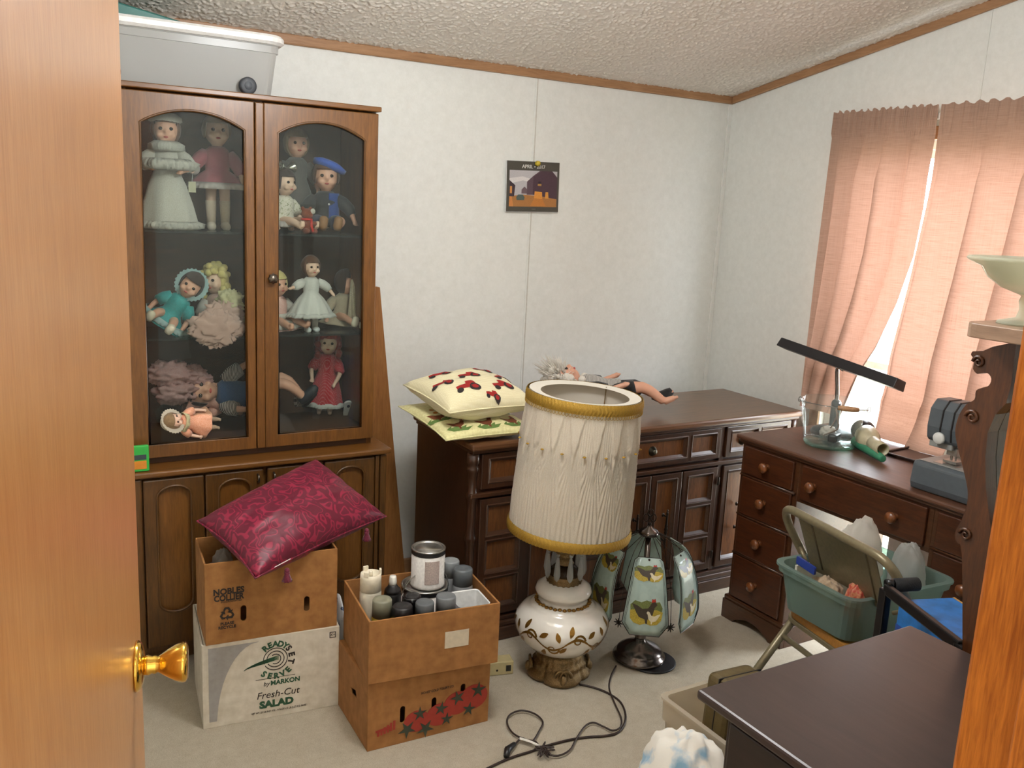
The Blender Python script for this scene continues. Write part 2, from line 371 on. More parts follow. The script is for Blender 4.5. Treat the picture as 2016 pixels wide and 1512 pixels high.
# ceiling trims, corner strip, panel seams
struct(MB().box(XL, XR, YB - .016, YB, 2.136, 2.174).build('trim_1', M_TRIM, bevel=.005))
MBt = MB()
def rt(y, dz): return (ceil_z(y) - .002 - dz)
vs = []
for x in (XR - .016, XR):
    for y in (YB - .016, YF):
        for dz in (0.036, 0): vs.append((x, y, rt(y, dz)))
struct(MB().add(vs, [(0, 1, 3, 2), (4, 6, 7, 5), (0, 4, 5, 1), (2, 3, 7, 6), (1, 5, 7, 3), (0, 2, 6, 4)]).build('trim_2', M_TRIMY, bevel=.005))
struct(MB().box(XR - .022, XR, YB - .008, YB, 0, 2.136).build('trim_3', M_WALL, bevel=.002))
struct(MB().box(2.074, 2.079, YB - .004, YB, 0, 2.136).build('trim_4', plain('seam_grey', '#c9c6bc', .5), bevel=.001))
struct(MB().box(2.066, 2.074, YB - .003, YB, 0, 2.136).build('trim_5', M_WALL, bevel=.001))
struct(MB().box(XR - .004, XR, 2.093, 2.100, 1.95, rt(2.1, .03)).build('trim_6', M_WALL, bevel=.001))
struct(MB().box(XL, XR - .022, YB - .014, YB, 0, .07).build('baseboard_back', M_TRIM, bevel=.004))

# doorway jambs, stop and room side casing
def jamb(x0, x1, n):
    o = struct(MB().box(x0, x1, YF - .125, YF + .012, 0, DZ1 + .02).build(n, M_OAK, bevel=.004)); return o
jamb(DX0 - .02, DX0, 'trim_7'); jamb(DX1, DX1 + .02, 'trim_8')
struct(MB().box(DX0 - .02, DX1 + .02, YF - .125, YF + .012, DZ1, DZ1 + .02).build('trim_9', M_OAK, bevel=.003))
struct(MB().box(DX1 - .011, DX1, YF - .085, YF - .045, 0, DZ1).build('trim_10', M_OAK, bevel=.003))
struct(MB().box(DX1 + .008, DX1 + .07, YF + .001, YF + .014, 0, DZ1 + .07).build('trim_11', M_OAK, bevel=.004))
struct(MB().box(DX1 + .008, DX1 + .07, YF - .125, YF - .111, 0, DZ1 + .07).build('trim_12', M_OAK, bevel=.004))

# ------------------------------------------------------------------ open door with brass knob
DA = radians(14.0); dd = Vector((sin(DA), cos(DA), 0)); dn = Vector((cos(DA), -sin(DA), 0))
E_ = P(268, 1000, 1, 1.25); E_.z = 0; DW = 0.81
hinge = E_ - dd * DW
door = sempty('door_1', hinge)
def dpt(s, n, z): return hinge + dd * s + dn * n + Vector((0, 0, z))
def door_fn(u, v, w): return dpt(u, w, v)
MB().extrude([rect(0, DW, .012, 2.035)], -.035, 0, door_fn).build('door_panel', M_DOOR, door, bevel=.002)
M_BRASS = plain('polished_brass', '#e9bb55', .12, 1.0, .03, 30)
kM = frame(dpt(DW - .062, 0, .972), dd, (0, 0, 1))     # z axis = dd x z = along face normal
kn = MB().lathe([(.0335, 0), (.0335, .003), (.030, .007), (.022, .0095), (.0135, .011)], 36, kM).build('knob_rose', M_BRASS, door, True)
MB().lathe([(.0125, .010), (.0135, .016), (.0115, .020), (.0125, .024), (.0105, .028), (.013, .032), (.019, .041), (.0245, .051), (.0268, .059), (.0262, .063), (.022, .0655), (.0, .066)], 36, kM).build('knob', M_BRASS, door, True)
MB().box(DW - .002, DW + .001, -.029, -.007, .94, 1.0, frame(hinge, dd, dn)).build('latch_plate', M_BRASS, door)
for z in (.25, 1.0, 1.8):
    MB().tube([dpt(-.004, .004, z - .05), dpt(-.004, .004, z + .05)], .006, 10).build('hinge_barrel', M_BRASS, door, True)

# ------------------------------------------------------------------ window with glass, outside ground
win = sempty('window_1', (XR, (WY0 + WY1) / 2, WZ0))
wf = lambda u, v, w: (w, u, v)
MB().extrude([rect(WY0, WY1, WZ0, WZ1), rect(WY0 + .035, WY1 - .035, WZ0 + .035, WZ1 - .035)], XR + .03, XR + .1, wf).build('window_frame', M_WHITE, win, bevel=.003)
zm = (WZ0 + WZ1) / 2
for k, (a, b_, dx) in enumerate(((WZ0 + .035, zm + .015, .05), (zm - .015, WZ1 - .035, .075))):
    s_ = MB().extrude([rect(WY0 + .035, WY1 - .035, a, b_), rect(WY0 + .065, WY1 - .065, a + .03, b_ - .03)], XR + dx - .01, XR + dx + .012, wf).build('sash', M_WHITE, win, bevel=.002)
    MB().box(XR + dx - .001, XR + dx + .002, WY0 + .065, WY1 - .065, a + .03, b_ - .03).build('pane', clear_glass('window_glass'), s_)
MB().extrude([rect(WY0 - .05, WY1 + .05, WZ0 - .05, WZ1 + .05), rect(WY0, WY1, WZ0, WZ1)], XR - .012, XR, wf).build('window_casing', M_TRIMY, win, bevel=.003)
gr = MB().box(XR + .6, XR + 14, -9, 12, -.7, -.6).build('lawn', plain('dry_lawn', '#a09a86', .9, var=.2, scale=3)); struct(gr)

# ================================================================== CHINA CABINET
M_CAB = wood('cabinet_walnut', '#835523', '#563411', 'z', 10, 10, .38, .25, (.3, .72))
M_CABX = wood('cabinet_walnut_rail', '#835523', '#563411', 'x', 10, 10, .38, .25, (.3, .72))
M_CABD = wood('cabinet_walnut_dark', '#6c461b', '#3d260d', 'z', 10, 10, .4, .2, (.3, .72))
M_CABIN = wood('cabinet_inside', '#54351d', '#35200f', 'x', 8, 8, .6, 0)
M_DARKMET = plain('antique_pull', '#6a6258', .3, .9, .2, 60)
UX0, UX1, UY, UB = .388, 1.219, 3.03, 3.372
hut = thing('china_cabinet', 'tall walnut china cabinet with arched glass doors full of dolls', 'cabinet', (.805, 3.16, 0))
MB().box(.372, 1.25, 2.987, UB, .06, .683).box(.385, 1.235, 3.03, UB, 0, .06).build('base_body', M_CABD, hut, bevel=.003)
MB().box(.35, 1.264, 2.952, UB + .004, .684, .705).build('counter', M_CABX, hut, bevel=.006)
for x0, x1 in ((1.206, 1.222), (1.226, 1.250), (.372, .402)):
    MB().box(x0, x1, 2.966, 2.987, .075, .678).build('pilaster', M_CABD, hut, bevel=.004)
xz = lambda u, v, w: (u, w, v)
def stadium(x0, x1, zb, zs0, zs1, zt, n=10):
    c = (x0 + x1) / 2; a = (x1 - x0) / 2
    return arc(c, zs1, a, zt - zs1, 0, 180, n) + arc(c, zs0, a, zs0 - zb, 180, 360, n)
for x0, x1 in ((.406, .597), (.601, .795), (.808, 1.008), (1.013, 1.204)):
    c = (x0 + x1) / 2; w = .054
    hole = stadium(c - w, c + w, .205, .245, .612, .648)
    d_ = MB().extrude([rect(x0, x1, .085, .674), hole], 2.966, 2.986, xz).build('lower_door', M_CABD, hut, bevel=.005)
    MB().extrude([stadium(c - w, c + w, .205, .245, .612, .648)], 2.980, 2.9865, xz).build('arched_panel', M_CAB, d_)
    MB().tube([(p[0], 2.967, p[1]) for p in hole], .0045, 6, True).build('panel_moulding', M_CABD, d_, True)
for x in (.775, .83):
    MB().tube([(x, 2.968, .628), (x, 2.952, .632), (x, 2.952, .652), (x, 2.968, .656)], .004, 6).build('pull', M_DARKMET, hut, True)
# upper part: open carcass
MB().box(UX0, UX0 + .018, 3.052, UB, .706, 1.896).build('side_panel', M_CAB, hut)
MB().box(UX1 - .018, UX1, 3.052, UB, .706, 1.896).build('side_panel', M_CAB, hut)
MB().box(UX0 + .018, UX1 - .018, UB - .008, UB, .706, 1.896).build('back_panel', M_CABIN, hut)
MB().box(UX0 + .018, UX1 - .018, 3.052, UB - .008, .706, .765).build('interior_floor', M_CABIN, hut)
MB().box(UX0 - .004, UX1 + .004, 3.012, UB, 1.897, 1.914).build('crown', M_CABX, hut, bevel=.003)
MB().box(.788, .820, 3.052, 3.07, .766, 1.896).build('centre_stile', M_CAB, hut)
M_SHELF = clear_glass('shelf_glass', '#c8d4cf', .05, .25, '#6d726e')
SH1, SH2, SH0 = 1.470, 1.118, .766
for z in (SH1, SH2):
    MB().box(UX0 + .02, UX1 - .02, 3.078, UB - .01, z - .007, z).build('shelf', M_SHELF, hut)
M_PANE = clear_glass('cabinet_glass', '#f4f8f6', .02, .035, '#cfd6d3', 1.4)
for x0, x1, gx0, gx1, kx in ((UX0, .7885, .440, .758, None), (.8195, UX1, .866, 1.171, .843)):
    c = (gx0 + gx1) / 2; op = [(gx0, .775), (gx1, .775)] + arc(c, 1.795, (gx1 - gx0) / 2, .05, 0, 180, 18)
    # flat segmental arch
    R_ = (gx1 - gx0) / 2; h = .047; rad = (R_ * R_ + h * h) / (2 * h); a_ = math.degrees(math.asin(R_ / rad))
    op = [(gx0, .775), (gx1, .775)] + arc(c, 1.846 - rad, rad, rad, 90 - a_, 90 + a_, 18)
    d_ = MB().extrude([rect(x0, x1, .729, 1.892), op], 3.030, 3.050, xz).build('glass_door', M_CAB, hut, bevel=.003)
    MB().tube([(p[0], 3.033, p[1]) for p in op], .005, 6, True).build('moulding', M_CABD, d_, True)
    MB().extrude([[(min(max(p[0], gx0), gx1), p[1]) for p in op]], 3.040, 3.043, xz).build('pane', M_PANE, d_)
    if kx:
        kz = 1.322
        k_ = MB().lathe([(.006, 0), (.006, .012), (.013, .015), (.017, .019), (.015, .025), (.006, .029), (0, .030)], 24, T(kx, 3.03, kz, rx=pi / 2), rip=lambda a, t: .12 * cos(8 * a) if t > .3 else 0).build('knob', M_DARKMET, d_, True)
MB().box(.7905, .8175, 3.024, 3.050, .731, 1.890).build('astragal', M_CAB, hut, bevel=.003)
# ================================================================== BIG DRESSER (credenza) on the back wall
M_DRS = wood('dresser_frame', '#4a2c1a', '#2a170c', 'z', 12, 10, .32, .4, (.3, .75))
M_DRSX = wood('dresser_rail', '#52331f', '#2e1a0e', 'x', 12, 10, .32, .4, (.3, .75))
M_DTOP = wood('dresser_top', '#7a5233', '#4f321d', 'x', 6, 10, .33, .35, (.3, .75))
M_DPAN = wood('dresser_panel', '#7d4d27', '#452712', 'z', 14, 8, .35, .35, (.34, .7))
M_BRONZE = plain('aged_bronze', '#5d5a4e', .35, .9, .2, 80)
M_BLACKMET = plain('dark_pull', '#3a332d', .3, .85, .2, 80)
def panel_front(x0, x1, z0, z1, holes, parent, y=2.676, th=.018, name='door', mp=None, mf=None):
    o = MB().extrude([rect(x0, x1, z0, z1)] + [rect(*h) for h in holes], y, y + th, xz).build(name, mf or M_DRS, parent, bevel=.003)
    for a, b, c, e in holes:
        m = MB(); r = .014
        for k in range(4):
            q = [(a, c), (b, c), (b, e), (a, e)]; n = [(a + r, c + r), (b - r, c + r), (b - r, e - r), (a + r, e - r)]
            i, j = k, (k + 1) % 4
            m.add([(q[i][0], y + .001, q[i][1]), (q[j][0], y + .001, q[j][1]), (n[j][0], y + .011, n[j][1]), (n[i][0], y + .011, n[i][1])], [(0, 1, 2, 3)])
            m.tube([(q[i][0], y + .001, q[i][1]), (q[j][0], y + .001, q[j][1])], .0035, 6)
        m.build('moulding', M_DRSX, o)
        MB().box(a + r - .001, b - r + .001, y + .011, y + .0175, c + r - .001, e - r + .001).build('inset_panel', mp or M_DPAN, o)
    return o
def turned_pull(x, zc, parent, L=.085, y=2.676):
    pr = [(0, -L), (.004, -L + .004), (.0025, -L + .01), (.0055, -L + .016), (.004, -L + .026), (.005, -.02), (.0075, -.014), (.005, -.009), (.0085, 0), (.005, .009), (.0075, .014), (.005, .02), (.004, L - .026), (.0055, L - .016), (.0025, L - .01), (.004, L - .004), (0, L)]
    m = MB().lathe(pr, 12, T(x, y - .026, zc))
    for s in (-1, 1): m.tube([(x, y, zc + s * L * .62), (x, y - .026, zc + s * L * .62)], .0035, 8); m.ball((x, y - .001, zc + s * L * .62), (.007, .004, .009), 10, 6)
    return m.build('handle', M_BLACKMET, parent, True)
dr = thing('dresser', 'long dark walnut dresser with panelled doors against the white wall', 'dresser', (2.28, 2.92, 0))
MB().box(1.44, 3.098, 2.655, 3.165, .750, .776).build('top', M_DTOP, dr, bevel=.008)
MB().box(1.45, 3.088, 2.668, 3.155, .736, .750).build('top_moulding', M_DRSX, dr, bevel=.004)
MB().box(1.455, 3.084, 2.694, 3.15, .06, .736).build('body', M_DRS, dr, bevel=.003)
MB().box(1.44, 3.098, 2.664, 3.155, 0, .052).build('plinth', M_DRSX, dr, bevel=.004)
MB().box(1.447, 3.091, 2.670, 3.153, .052, .075).build('base_moulding', M_DRSX, dr, bevel=.006)
MB().box(1.45, 3.088, 2.676, 3.151, .075, .092).build('base_moulding', M_DRS, dr, bevel=.004)
MB().box(1.45, 3.088, 2.672, 2.694, .570, .588).build('waist_rail', M_DRSX, dr, bevel=.004)
for x in (1.466, 3.072):
    pr = []
    for z, r in ((.093, .022), (.12, .022), (.125, .018), (.25, .016), (.262, .021), (.268, .021), (.28, .016), (.40, .016), (.412, .021), (.418, .021), (.43, .016), (.56, .016), (.572, .021), (.58, .021), (.592, .016), (.66, .016), (.672, .021), (.68, .021), (.69, .017), (.70, .022), (.735, .022)): pr.append((r, z))
    MB().lathe(pr, 16, T(x, 2.694, 0)).build('column', M_DRS, dr, True)
for x0, x1 in ((1.900, 1.922), (2.640, 2.664)): MB().box(x0, x1, 2.684, 2.694, .093, .735).build('stile', M_DRS, dr, bevel=.002)
SQ = ((.418, .538), (.272, .402), (.135, .256))
d1 = panel_front(1.492, 1.897, .600, .732, [(1.522, 1.70, .622, .712), (1.722, 1.872, .622, .712)], dr, name='drawer')
d2 = panel_front(1.926, 2.636, .600, .732, [(1.950, 2.085, .622, .712), (2.110, 2.452, .622, .712), (2.476, 2.612, .622, .712)], dr, name='drawer')
d3 = panel_front(2.668, 3.050, .600, .732, [(2.696, 2.85, .622, .712), (2.872, 3.025, .622, .712)], dr, name='drawer')
for d_, x in ((d1, 1.80), (d2, 2.278), (d3, 2.77)):
    MB().lathe([(.020, 0), (.020, .003), (.015, .006), (.017, .008), (.010, .011), (.012, .016), (.008, .021), (0, .022)], 20, T(x, 2.687, .664, rx=pi / 2)).build('knob', M_BRONZE, d_, True)
a1 = panel_front(1.492, 1.897, .105, .562, [(1.520, 1.665, *s) for s in SQ] + [(1.712, 1.870, .135, .538)], dr)
a2 = panel_front(1.926, 2.112, .105, .562, [(1.952, 2.086, *s) for s in SQ], dr)
a3 = panel_front(2.118, 2.276, .105, .562, [(2.145, 2.252, .135, .538)], dr)
a4 = panel_front(2.280, 2.440, .105, .562, [(2.306, 2.414, .135, .538)], dr)
a5 = panel_front(2.446, 2.636, .105, .562, [(2.474, 2.610, *s) for s in SQ], dr)
a6 = panel_front(2.668, 3.050, .105, .562, [(2.696, 2.846, .135, .538)] + [(2.895, 3.025, *s) for s in SQ], dr)
turned_pull(1.80, .33, a1); turned_pull(2.20, .335, a3); turned_pull(2.352, .335, a4); turned_pull(2.762, .33, a6)
for x in (1.908, 2.652):
    for z in (.17, .50): MB().lathe([(.003, -.018), (.0045, -.016), (.0045, .016), (.003, .018)], 10, T(x - .012, 2.672, z)).build('hinge', M_BLACKMET, dr, True)

# ================================================================== SEWING DESK in front of the window
M_DSK = wood('desk_mahogany', '#5c3820', '#351d0f', 'y', 12, 9, .32, .35, (.3, .75))
M_DSKT = wood('desk_top', '#6b4632', '#472b1c', 'y', 8, 10, .45, .12, (.3, .75))
M_DSKD = wood('desk_drawer', '#5a3019', '#33190b', 'y', 13, 8, .33, .35, (.3, .75))
M_KNOB = wood('desk_knob', '#8a4f24', '#5a2f14', 'z', 40, 3, .3, .4)
DKX, DKB, DKY0, DKY1, DKZ = 2.541, 3.085, 1.33, 2.455, .768
dk = thing('desk', 'mahogany pedestal desk with round wooden knobs below the window', 'desk', (2.81, 1.89, 0))
def yzx(u, v, w): return (w, u, v)
MB().box(DKX - .022, DKB, DKY0 - .022, DKY1 + .022, .750, DKZ).build('top', M_DSKT, dk, bevel=.006)
MB().box(DKX - .012, DKB - .005, DKY0 - .012, DKY1 + .012, .738, .750).build('top_moulding', M_DSK, dk, bevel=.004)
for y0, y1, n in ((2.165, DKY1, 4), (DKY0, 1.622, 4)):
    ped = MB().box(DKX, DKB - .01, y0, y1, .085, .738).build('pedestal', M_DSK, dk, bevel=.002)
    MB().box(DKX - .012, DKB - .005, y0 - .012, y1 + .012, .078, .098).build('base_moulding', M_DSK, dk, bevel=.006)
    br = [(y0 - .014, 0), (y0 + .05, 0)] + [(y0 + .06 + .01 * k, .012 + .025 * sin(k / 8 * pi / 2)) for k in range(9)] + [(y1 - .14 + .01 * k, .012 + .025 * cos(k / 8 * pi / 2)) for k in range(9)] + [(y1 - .05, 0), (y1 + .014, 0), (y1 + .014, .08), (y0 - .014, .08)]
    MB().extrude([br], DKX - .016, DKX + .004, yzx).build('bracket_foot', M_DSK, dk, bevel=.002)
    MB().box(DKX + .004, DKB - .01, y1 - .006, y1 + .014, 0, .08).build('bracket_foot', M_DSK, dk, bevel=.002)
    MB().box(DKX + .004, DKB - .01, y0 - .014, y0 + .006, 0, .08).build('bracket_foot', M_DSK, dk, bevel=.002)
MB().box(DKB - .03, DKB - .012, 1.622, 2.165, .62, .738).build('back_panel', M_DSK, dk)
MB().box(DKX, DKX + .05, 1.622, 2.165, .585, .738).build('apron', M_DSK, dk)
def wood_knob(x, y, z, par, r=.020):
    MB().lathe([(.013, 0), (.0085, .006), (.0085, .012), (r * .9, .018), (r, .026), (r * .8, .033), (0, .036)], 20, T(x, y, z, ry=-pi / 2)).build('knob', M_KNOB, par, True)
def dsk_drawer(y0, y1, z0, z1, ks):
    o = MB().box(DKX - .012, DKX + .001, y0, y1, z0, z1).build('drawer', M_DSKD, dk, bevel=.004)
    for y in ks: wood_knob(DKX - .012, y, (z0 + z1) / 2, o)
ZS = ((.618, .730), (.455, .606), (.292, .443), (.105, .280))
for z0, z1 in ZS:
    dsk_drawer(2.185, 2.435, z0, z1, (2.310,))
for z0, z1 in ((.612, .730), (.445, .600), (.275, .432), (.105, .262)):
    dsk_drawer(1.35, 1.602, z0, z1, (1.476,))
dsk_drawer(1.640, 2.147, .600, .730, (2.085, 1.748))
for y0, y1 in ((2.172, 2.448), (1.337, 1.615)):
    for z in ((.611, .449, .286) if y0 > 2 else (.606, .438, .268)): MB().tube([(DKX - .006, y0, z), (DKX - .006, y1, z)], .005, 8).build('drawer_bead', M_DSK, dk, True)

# ================================================================== CURTAINS
def mat_curtain():
    m, nt, b, N, L = _new('peach_curtain'); out = nt.nodes['Material Output']
    tc = N('ShaderNodeTexCoord')
    def tex(scale, det=3):
        mp = N('ShaderNodeMapping'); mp.inputs['Scale'].default_value = scale; L(tc.outputs['Object'], mp.inputs['Vector'])
        n = N('ShaderNodeTexNoise'); n.inputs['Detail'].default_value = det; L(mp.outputs[0], n.inputs['Vector']); return n.outputs['Fac']
    h = tex((2, 3, 150), 2); v = tex((40, 150, 1.0), 2)
    mx = N('ShaderNodeMath'); mx.operation = 'MULTIPLY_ADD'; mx.inputs[1].default_value = .65; L(h, mx.inputs[0])
    vv = N('ShaderNodeMath'); vv.operation = 'MULTIPLY'; vv.inputs[1].default_value = .35; L(v, vv.inputs[0]); L(vv.outputs[0], mx.inputs[2])
    colr = _ramp(N, L, mx.outputs[0], [(.34, C('#94796a')), (.46, C('#a58876')), (.62, C('#ae927f'))])
    colt = _ramp(N, L, mx.outputs[0], [(.34, C('#bd8468')), (.46, C('#d59c84')), (.62, C('#dca690'))])
    L(colr, b.inputs['Base Color']); b.inputs['Roughness'].default_value = .9
    tl = N('ShaderNodeBsdfTranslucent'); L(colt, tl.inputs[0])
    ms = N('ShaderNodeMixShader'); ms.inputs[0].default_value = .12; L(b.outputs[0], ms.inputs[1]); L(tl.outputs[0], ms.inputs[2]); L(ms.outputs[0], out.inputs[0])
    return m
M_CURT = mat_curtain()
RX = XR - .060
rod = thing('curtain_rod', 'flat white curtain rod carrying the peach curtains over the window', 'curtain rod', (RX, 1.9, 2.01))
MB().box(RX - .004, RX + .004, 1.10, 2.70, 1.998, 2.022).build('rail', M_WHITE, rod, bevel=.002)
for y in (1.10, 2.70): MB().box(RX - .004, XR - .001, y - .004, y + .004, 1.998, 2.022).build('end_bracket', M_WHITE, rod)
def lerp_tab(tab, t):
    for (a, va), (b, vb) in zip(tab, tab[1:]):
        if t <= b: return va + (vb - va) * (t - a) / (b - a)
    return tab[-1][1]
def curtain(yl, yr, zbot, folds, ph, amp, lap, foot, label, seed):
    """yl/yr: tables (0 top..1 bottom) -> y of the far / near edge; header ruffle on top"""
    def fn(u, v):
        t = v; z = 2.050 + (zbot - 2.050) * t
        ya, yb_ = lerp_tab(yl, t), lerp_tab(yr, t); edge = min(1, u / .06, (1 - u) / .06)
        k = min(1, max(0, (t - .055) * 6)); ph_ = 2 * pi * folds * u + ph + 1.6 * nz(u * 1.6 + seed, t * .35)
        A = amp * (.25 + .75 * k) * (.7 + .7 * nz(u * 3 + seed, t * .7)); B = lap * k * edge * (.65 + .8 * nz(u * 2.3 + seed + 9, t * .5))
        y = ya + (yb_ - ya) * u - B * sin(ph_ + .9)
        x = RX - .012 + A * sin(ph_) * edge - foot(u, t)
        if t < .075: x = min(x, RX - .008) - .004 * (1 + sin(2 * pi * folds * 4 * u + seed) + .6 * sin(2 * pi * folds * 9 * u))
        if t < .018: z += .006 * sin(2 * pi * folds * 3.3 * u + seed * 2) * edge
        return (x, y, z)
    o = MB().grid(fn, 220, 60).build('curtain', M_CURT, None, True, loc=(RX, (lerp_tab(yl, 0) + lerp_tab(yr, 0)) / 2, zbot))
    return tag(o, label, 'curtain', 'curtains on the rod')
curtain([(0, 2.69), (.5, 2.70), (1, 2.70)], [(0, 2.208), (.08, 2.206), (.22, 2.215), (.30, 2.215), (.45, 2.230), (.60, 2.278), (.75, 2.352), (.85, 2.425), (1, 2.49)], .79, 4.2, .6, .020, .034,
        lambda u, t: 0, 'peach curtain panel swept aside at its foot, by the room corner', 1.3)
curtain([(0, 2.198), (.08, 2.197), (.22, 2.198), (.30, 2.206), (.5, 2.232), (.75, 2.275), (.9, 2.285), (1, 2.25)], [(0, 1.10), (1, 1.12)], .773, 6.4, 2.2, .022, .060,
        lambda u, t: .12 * max(0, (t - .86) / .14) ** 1.6 * (.6 + .4 * sin(5 * u)), 'peach curtain panel whose hem lies on the sewing desk', 4.1)
# ================================================================== DARK CHEST with carved mirror, near the doorway
M_CH = wood('chest_dark', '#3f2f2b', '#2e221f', 'y', 5, 8, .4, .25, (.3, .75))
M_CHD = wood('chest_front', '#2a1611', '#1a0d0a', 'y', 8, 8, .4, .2)
CX0, CX1, CY0, CY1, CZ = 1.02, 1.597, .475, 1.036, .80
ch = thing('chest_of_drawers', 'small dark chest of drawers beside the doorway, top bare and dusty', 'chest of drawers', (1.31, .755, 0))
MB().box(CX0, CX1, CY0, CY1, CZ - .018, CZ).build('top', M_CH, ch, bevel=.005)
MB().box(CX0 + .045, CX1 - .01, CY0 + .01, CY1 - .035, .05, CZ - .018).build('body', M_CHD, ch, bevel=.003)
MB().box(CX0 - .005, CX0 + .06, CY0 + .005, CY1 - .02, .36, .60).build('swell_drawer', M_CH, ch, bevel=.012)
MB().box(CX0 + .028, CX0 + .046, CY0 + .03, CY1 - .055, .64, .76).build('drawer', M_CHD, ch, bevel=.004)
MB().box(CX0 + .005, CX0 + .05, CY0 + .02, CY1 - .045, .10, .34).build('drawer', M_CHD, ch, bevel=.006)
for z in (.70, .48, .22):
    for y in (.60, .89): MB().ball((CX0 + (.022 if z > .6 else -.012 if z > .4 else -.004), y, z), .014, 12, 8).build('knob', M_KNOB, ch, True)
for x in (CX0 + .07, CX1 - .04):
    for y in (CY0 + .04, CY1 - .065): MB().lathe([(.012, 0), (.022, .02), (.026, .05)], 14, T(x, y, 0)).build('foot', M_CHD, ch, True)
M_MIR = wood('mirror_oak', '#5e3517', '#32190a', 'z', 14, 9, .35, .3, (.3, .72))
MX = 1.64
mr = thing('dresser_mirror', 'carved wooden mirror frame with scrolled sides standing behind the dark chest', 'mirror', (MX, .72, 0))
def mp(pts): return [(P(a, b, 0, MX).y, P(a, b, 0, MX).z) for a, b in pts]
left = [(1905, 1290), (1904, 1090), (1893, 1066), (1891, 1045), (1903, 1022), (1914, 990), (1915, 960), (1905, 915), (1895, 875), (1891, 845), (1899, 815), (1913, 795), (1929, 785), (1932, 768), (1945, 762), (1957, 758), (1962, 745), (1955, 734), (1942, 733), (1934, 735), (1926, 725), (1929, 708), (1922, 698), (1925, 691), (1946, 690), (1965, 682)]
right = [(2012, 672), (2000, 760), (1991, 793), (1970, 815), (1955, 850), (1950, 900), (1951, 960), (1963, 1052), (1948, 1150), (1927, 1292)]
pts = [Vector((a, b, 0)) for a, b in mp(left)]
sm = [(p.x, p.y) for p in spline(pts[:24], 3)]
MB().extrude([sm + mp(left[24:]) + mp(right)], MX - .017, MX + .017, yzx).build('scroll_bracket', M_MIR, mr, bevel=.004)
py_ = P(1960, 1100, 0, MX).y
MB().box(MX - .014, MX + .014, py_ - .045, py_ - .012, .05, 1.44).build('post', M_MIR, mr, bevel=.004)
MB().box(MX - .014, MX + .014, .49, .52, .05, 1.44).build('post', M_MIR, mr, bevel=.004)
MB().box(MX - .012, MX + .012, .49, py_ - .012, .05, .14).build('bottom_rail', M_MIR, mr, bevel=.003)
MB().box(MX + .018, MX + .023, .50, P(1950, 900, 0, MX).y + .006, .80, 1.36).build('glass', plain('mirror_silver', '#e8eeea', .03, 1.0, .01), mr)
MB().box(MX + .0235, MX + .030, .50, P(1950, 900, 0, MX).y + .006, .14, 1.36).build('backing', M_MIR, mr)
for k, (ax, ay, r0) in enumerate(((1938, 712, .012), (1925, 820, .014), (1912, 1050, .013))):
    c_ = P(ax, ay, 0, MX); MB().tube([Vector((MX - .019, c_.y + r0 * (1 - i / 20) * cos(i * .55), c_.z + r0 * (1 - i / 20) * sin(i * .55))) for i in range(17)], [.0035 - .0001 * i for i in range(17)], 6).build('carved_scroll', M_MIR, mr, True)
sh = MB().extrude([rrect(MX - .085, MX + .085, .60, P(1955, 660, 0, MX).y + .012, .03)], 1.405, 1.432, lambda u, v, w: (u, v, w)).build('candle_shelf', wood('shelf_pale', '#a88a72', '#7c6350', 'y', 8, 8, .4, .3), mr, bevel=.006)
M_COMP = clear_glass('pale_green_glass', '#f0f2e6', .05, .5, '#e2e4d2')
cy = P(1923, 508, 0, MX).y - .108
cp = thing('compote_dish', 'pale green glass pedestal dish on the carved mirror\'s shelf', 'dish', (MX, cy, 1.432))
MB().lathe([(.045, 1.4325), (.043, 1.437), (.014, 1.445), (.010, 1.46), (.013, 1.475), (.010, 1.484), (.02, 1.49)], 28, T(MX, cy, 0)).build('stem', M_COMP, cp, True)
MB().lathe([(.018, 1.488), (.045, 1.498), (.07, 1.515), (.083, 1.535), (.105, 1.545), (.108, 1.549), (.104, 1.553), (.08, 1.545), (.066, 1.522), (.04, 1.505), (0, 1.500)], 40, T(MX, cy, 0), rip=lambda a, t: .012 * cos(20 * a) if .4 < t < .75 else 0).build('bowl', M_COMP, cp, True)

# ================================================================== BOXES
def mat_card(name, c1, c2):
    if name in MATS: return MATS[name]
    m, nt, b, N, L = _new(name)
    n = N('ShaderNodeTexNoise'); L(_coord(N, L, (6, 6, 6)), n.inputs['Vector']); n.inputs['Detail'].default_value = 6
    L(_ramp(N, L, n.outputs['Fac'], [(.3, C(c2)), (.7, C(c1))]), b.inputs['Base Color']); b.inputs['Roughness'].default_value = .8
    w = N('ShaderNodeTexWave'); w.bands_direction = 'X'; w.inputs['Scale'].default_value = 1; L(_coord(N, L, (60, 60, 0)), w.inputs['Vector']); _bump(N, L, w.outputs['Fac'], b, .08, .001)
    MATS[name] = m; return m
M_CARD = mat_card('brown_cardboard', '#a8753f', '#8d5e2f')
M_CARDW = mat_card('white_cardboard', '#d9d0c0', '#c2b7a4')
M_HOLE = plain('hand_hole_dark', '#171009', .9)
M_INK = plain('black_ink', '#2a211b', .7)
M_GREENINK = plain('green_ink', '#2c5238', .7)
M_GREY_INK = plain('grey_ink', '#9d9894', .7)
def slot(cx, cz, w=.018, h=.052):
    return arc(cx, cz + h / 2 - w / 2, w / 2, w / 2, 0, 180, 6) + arc(cx, cz - h / 2 + w / 2, w / 2, w / 2, 180, 360, 6)
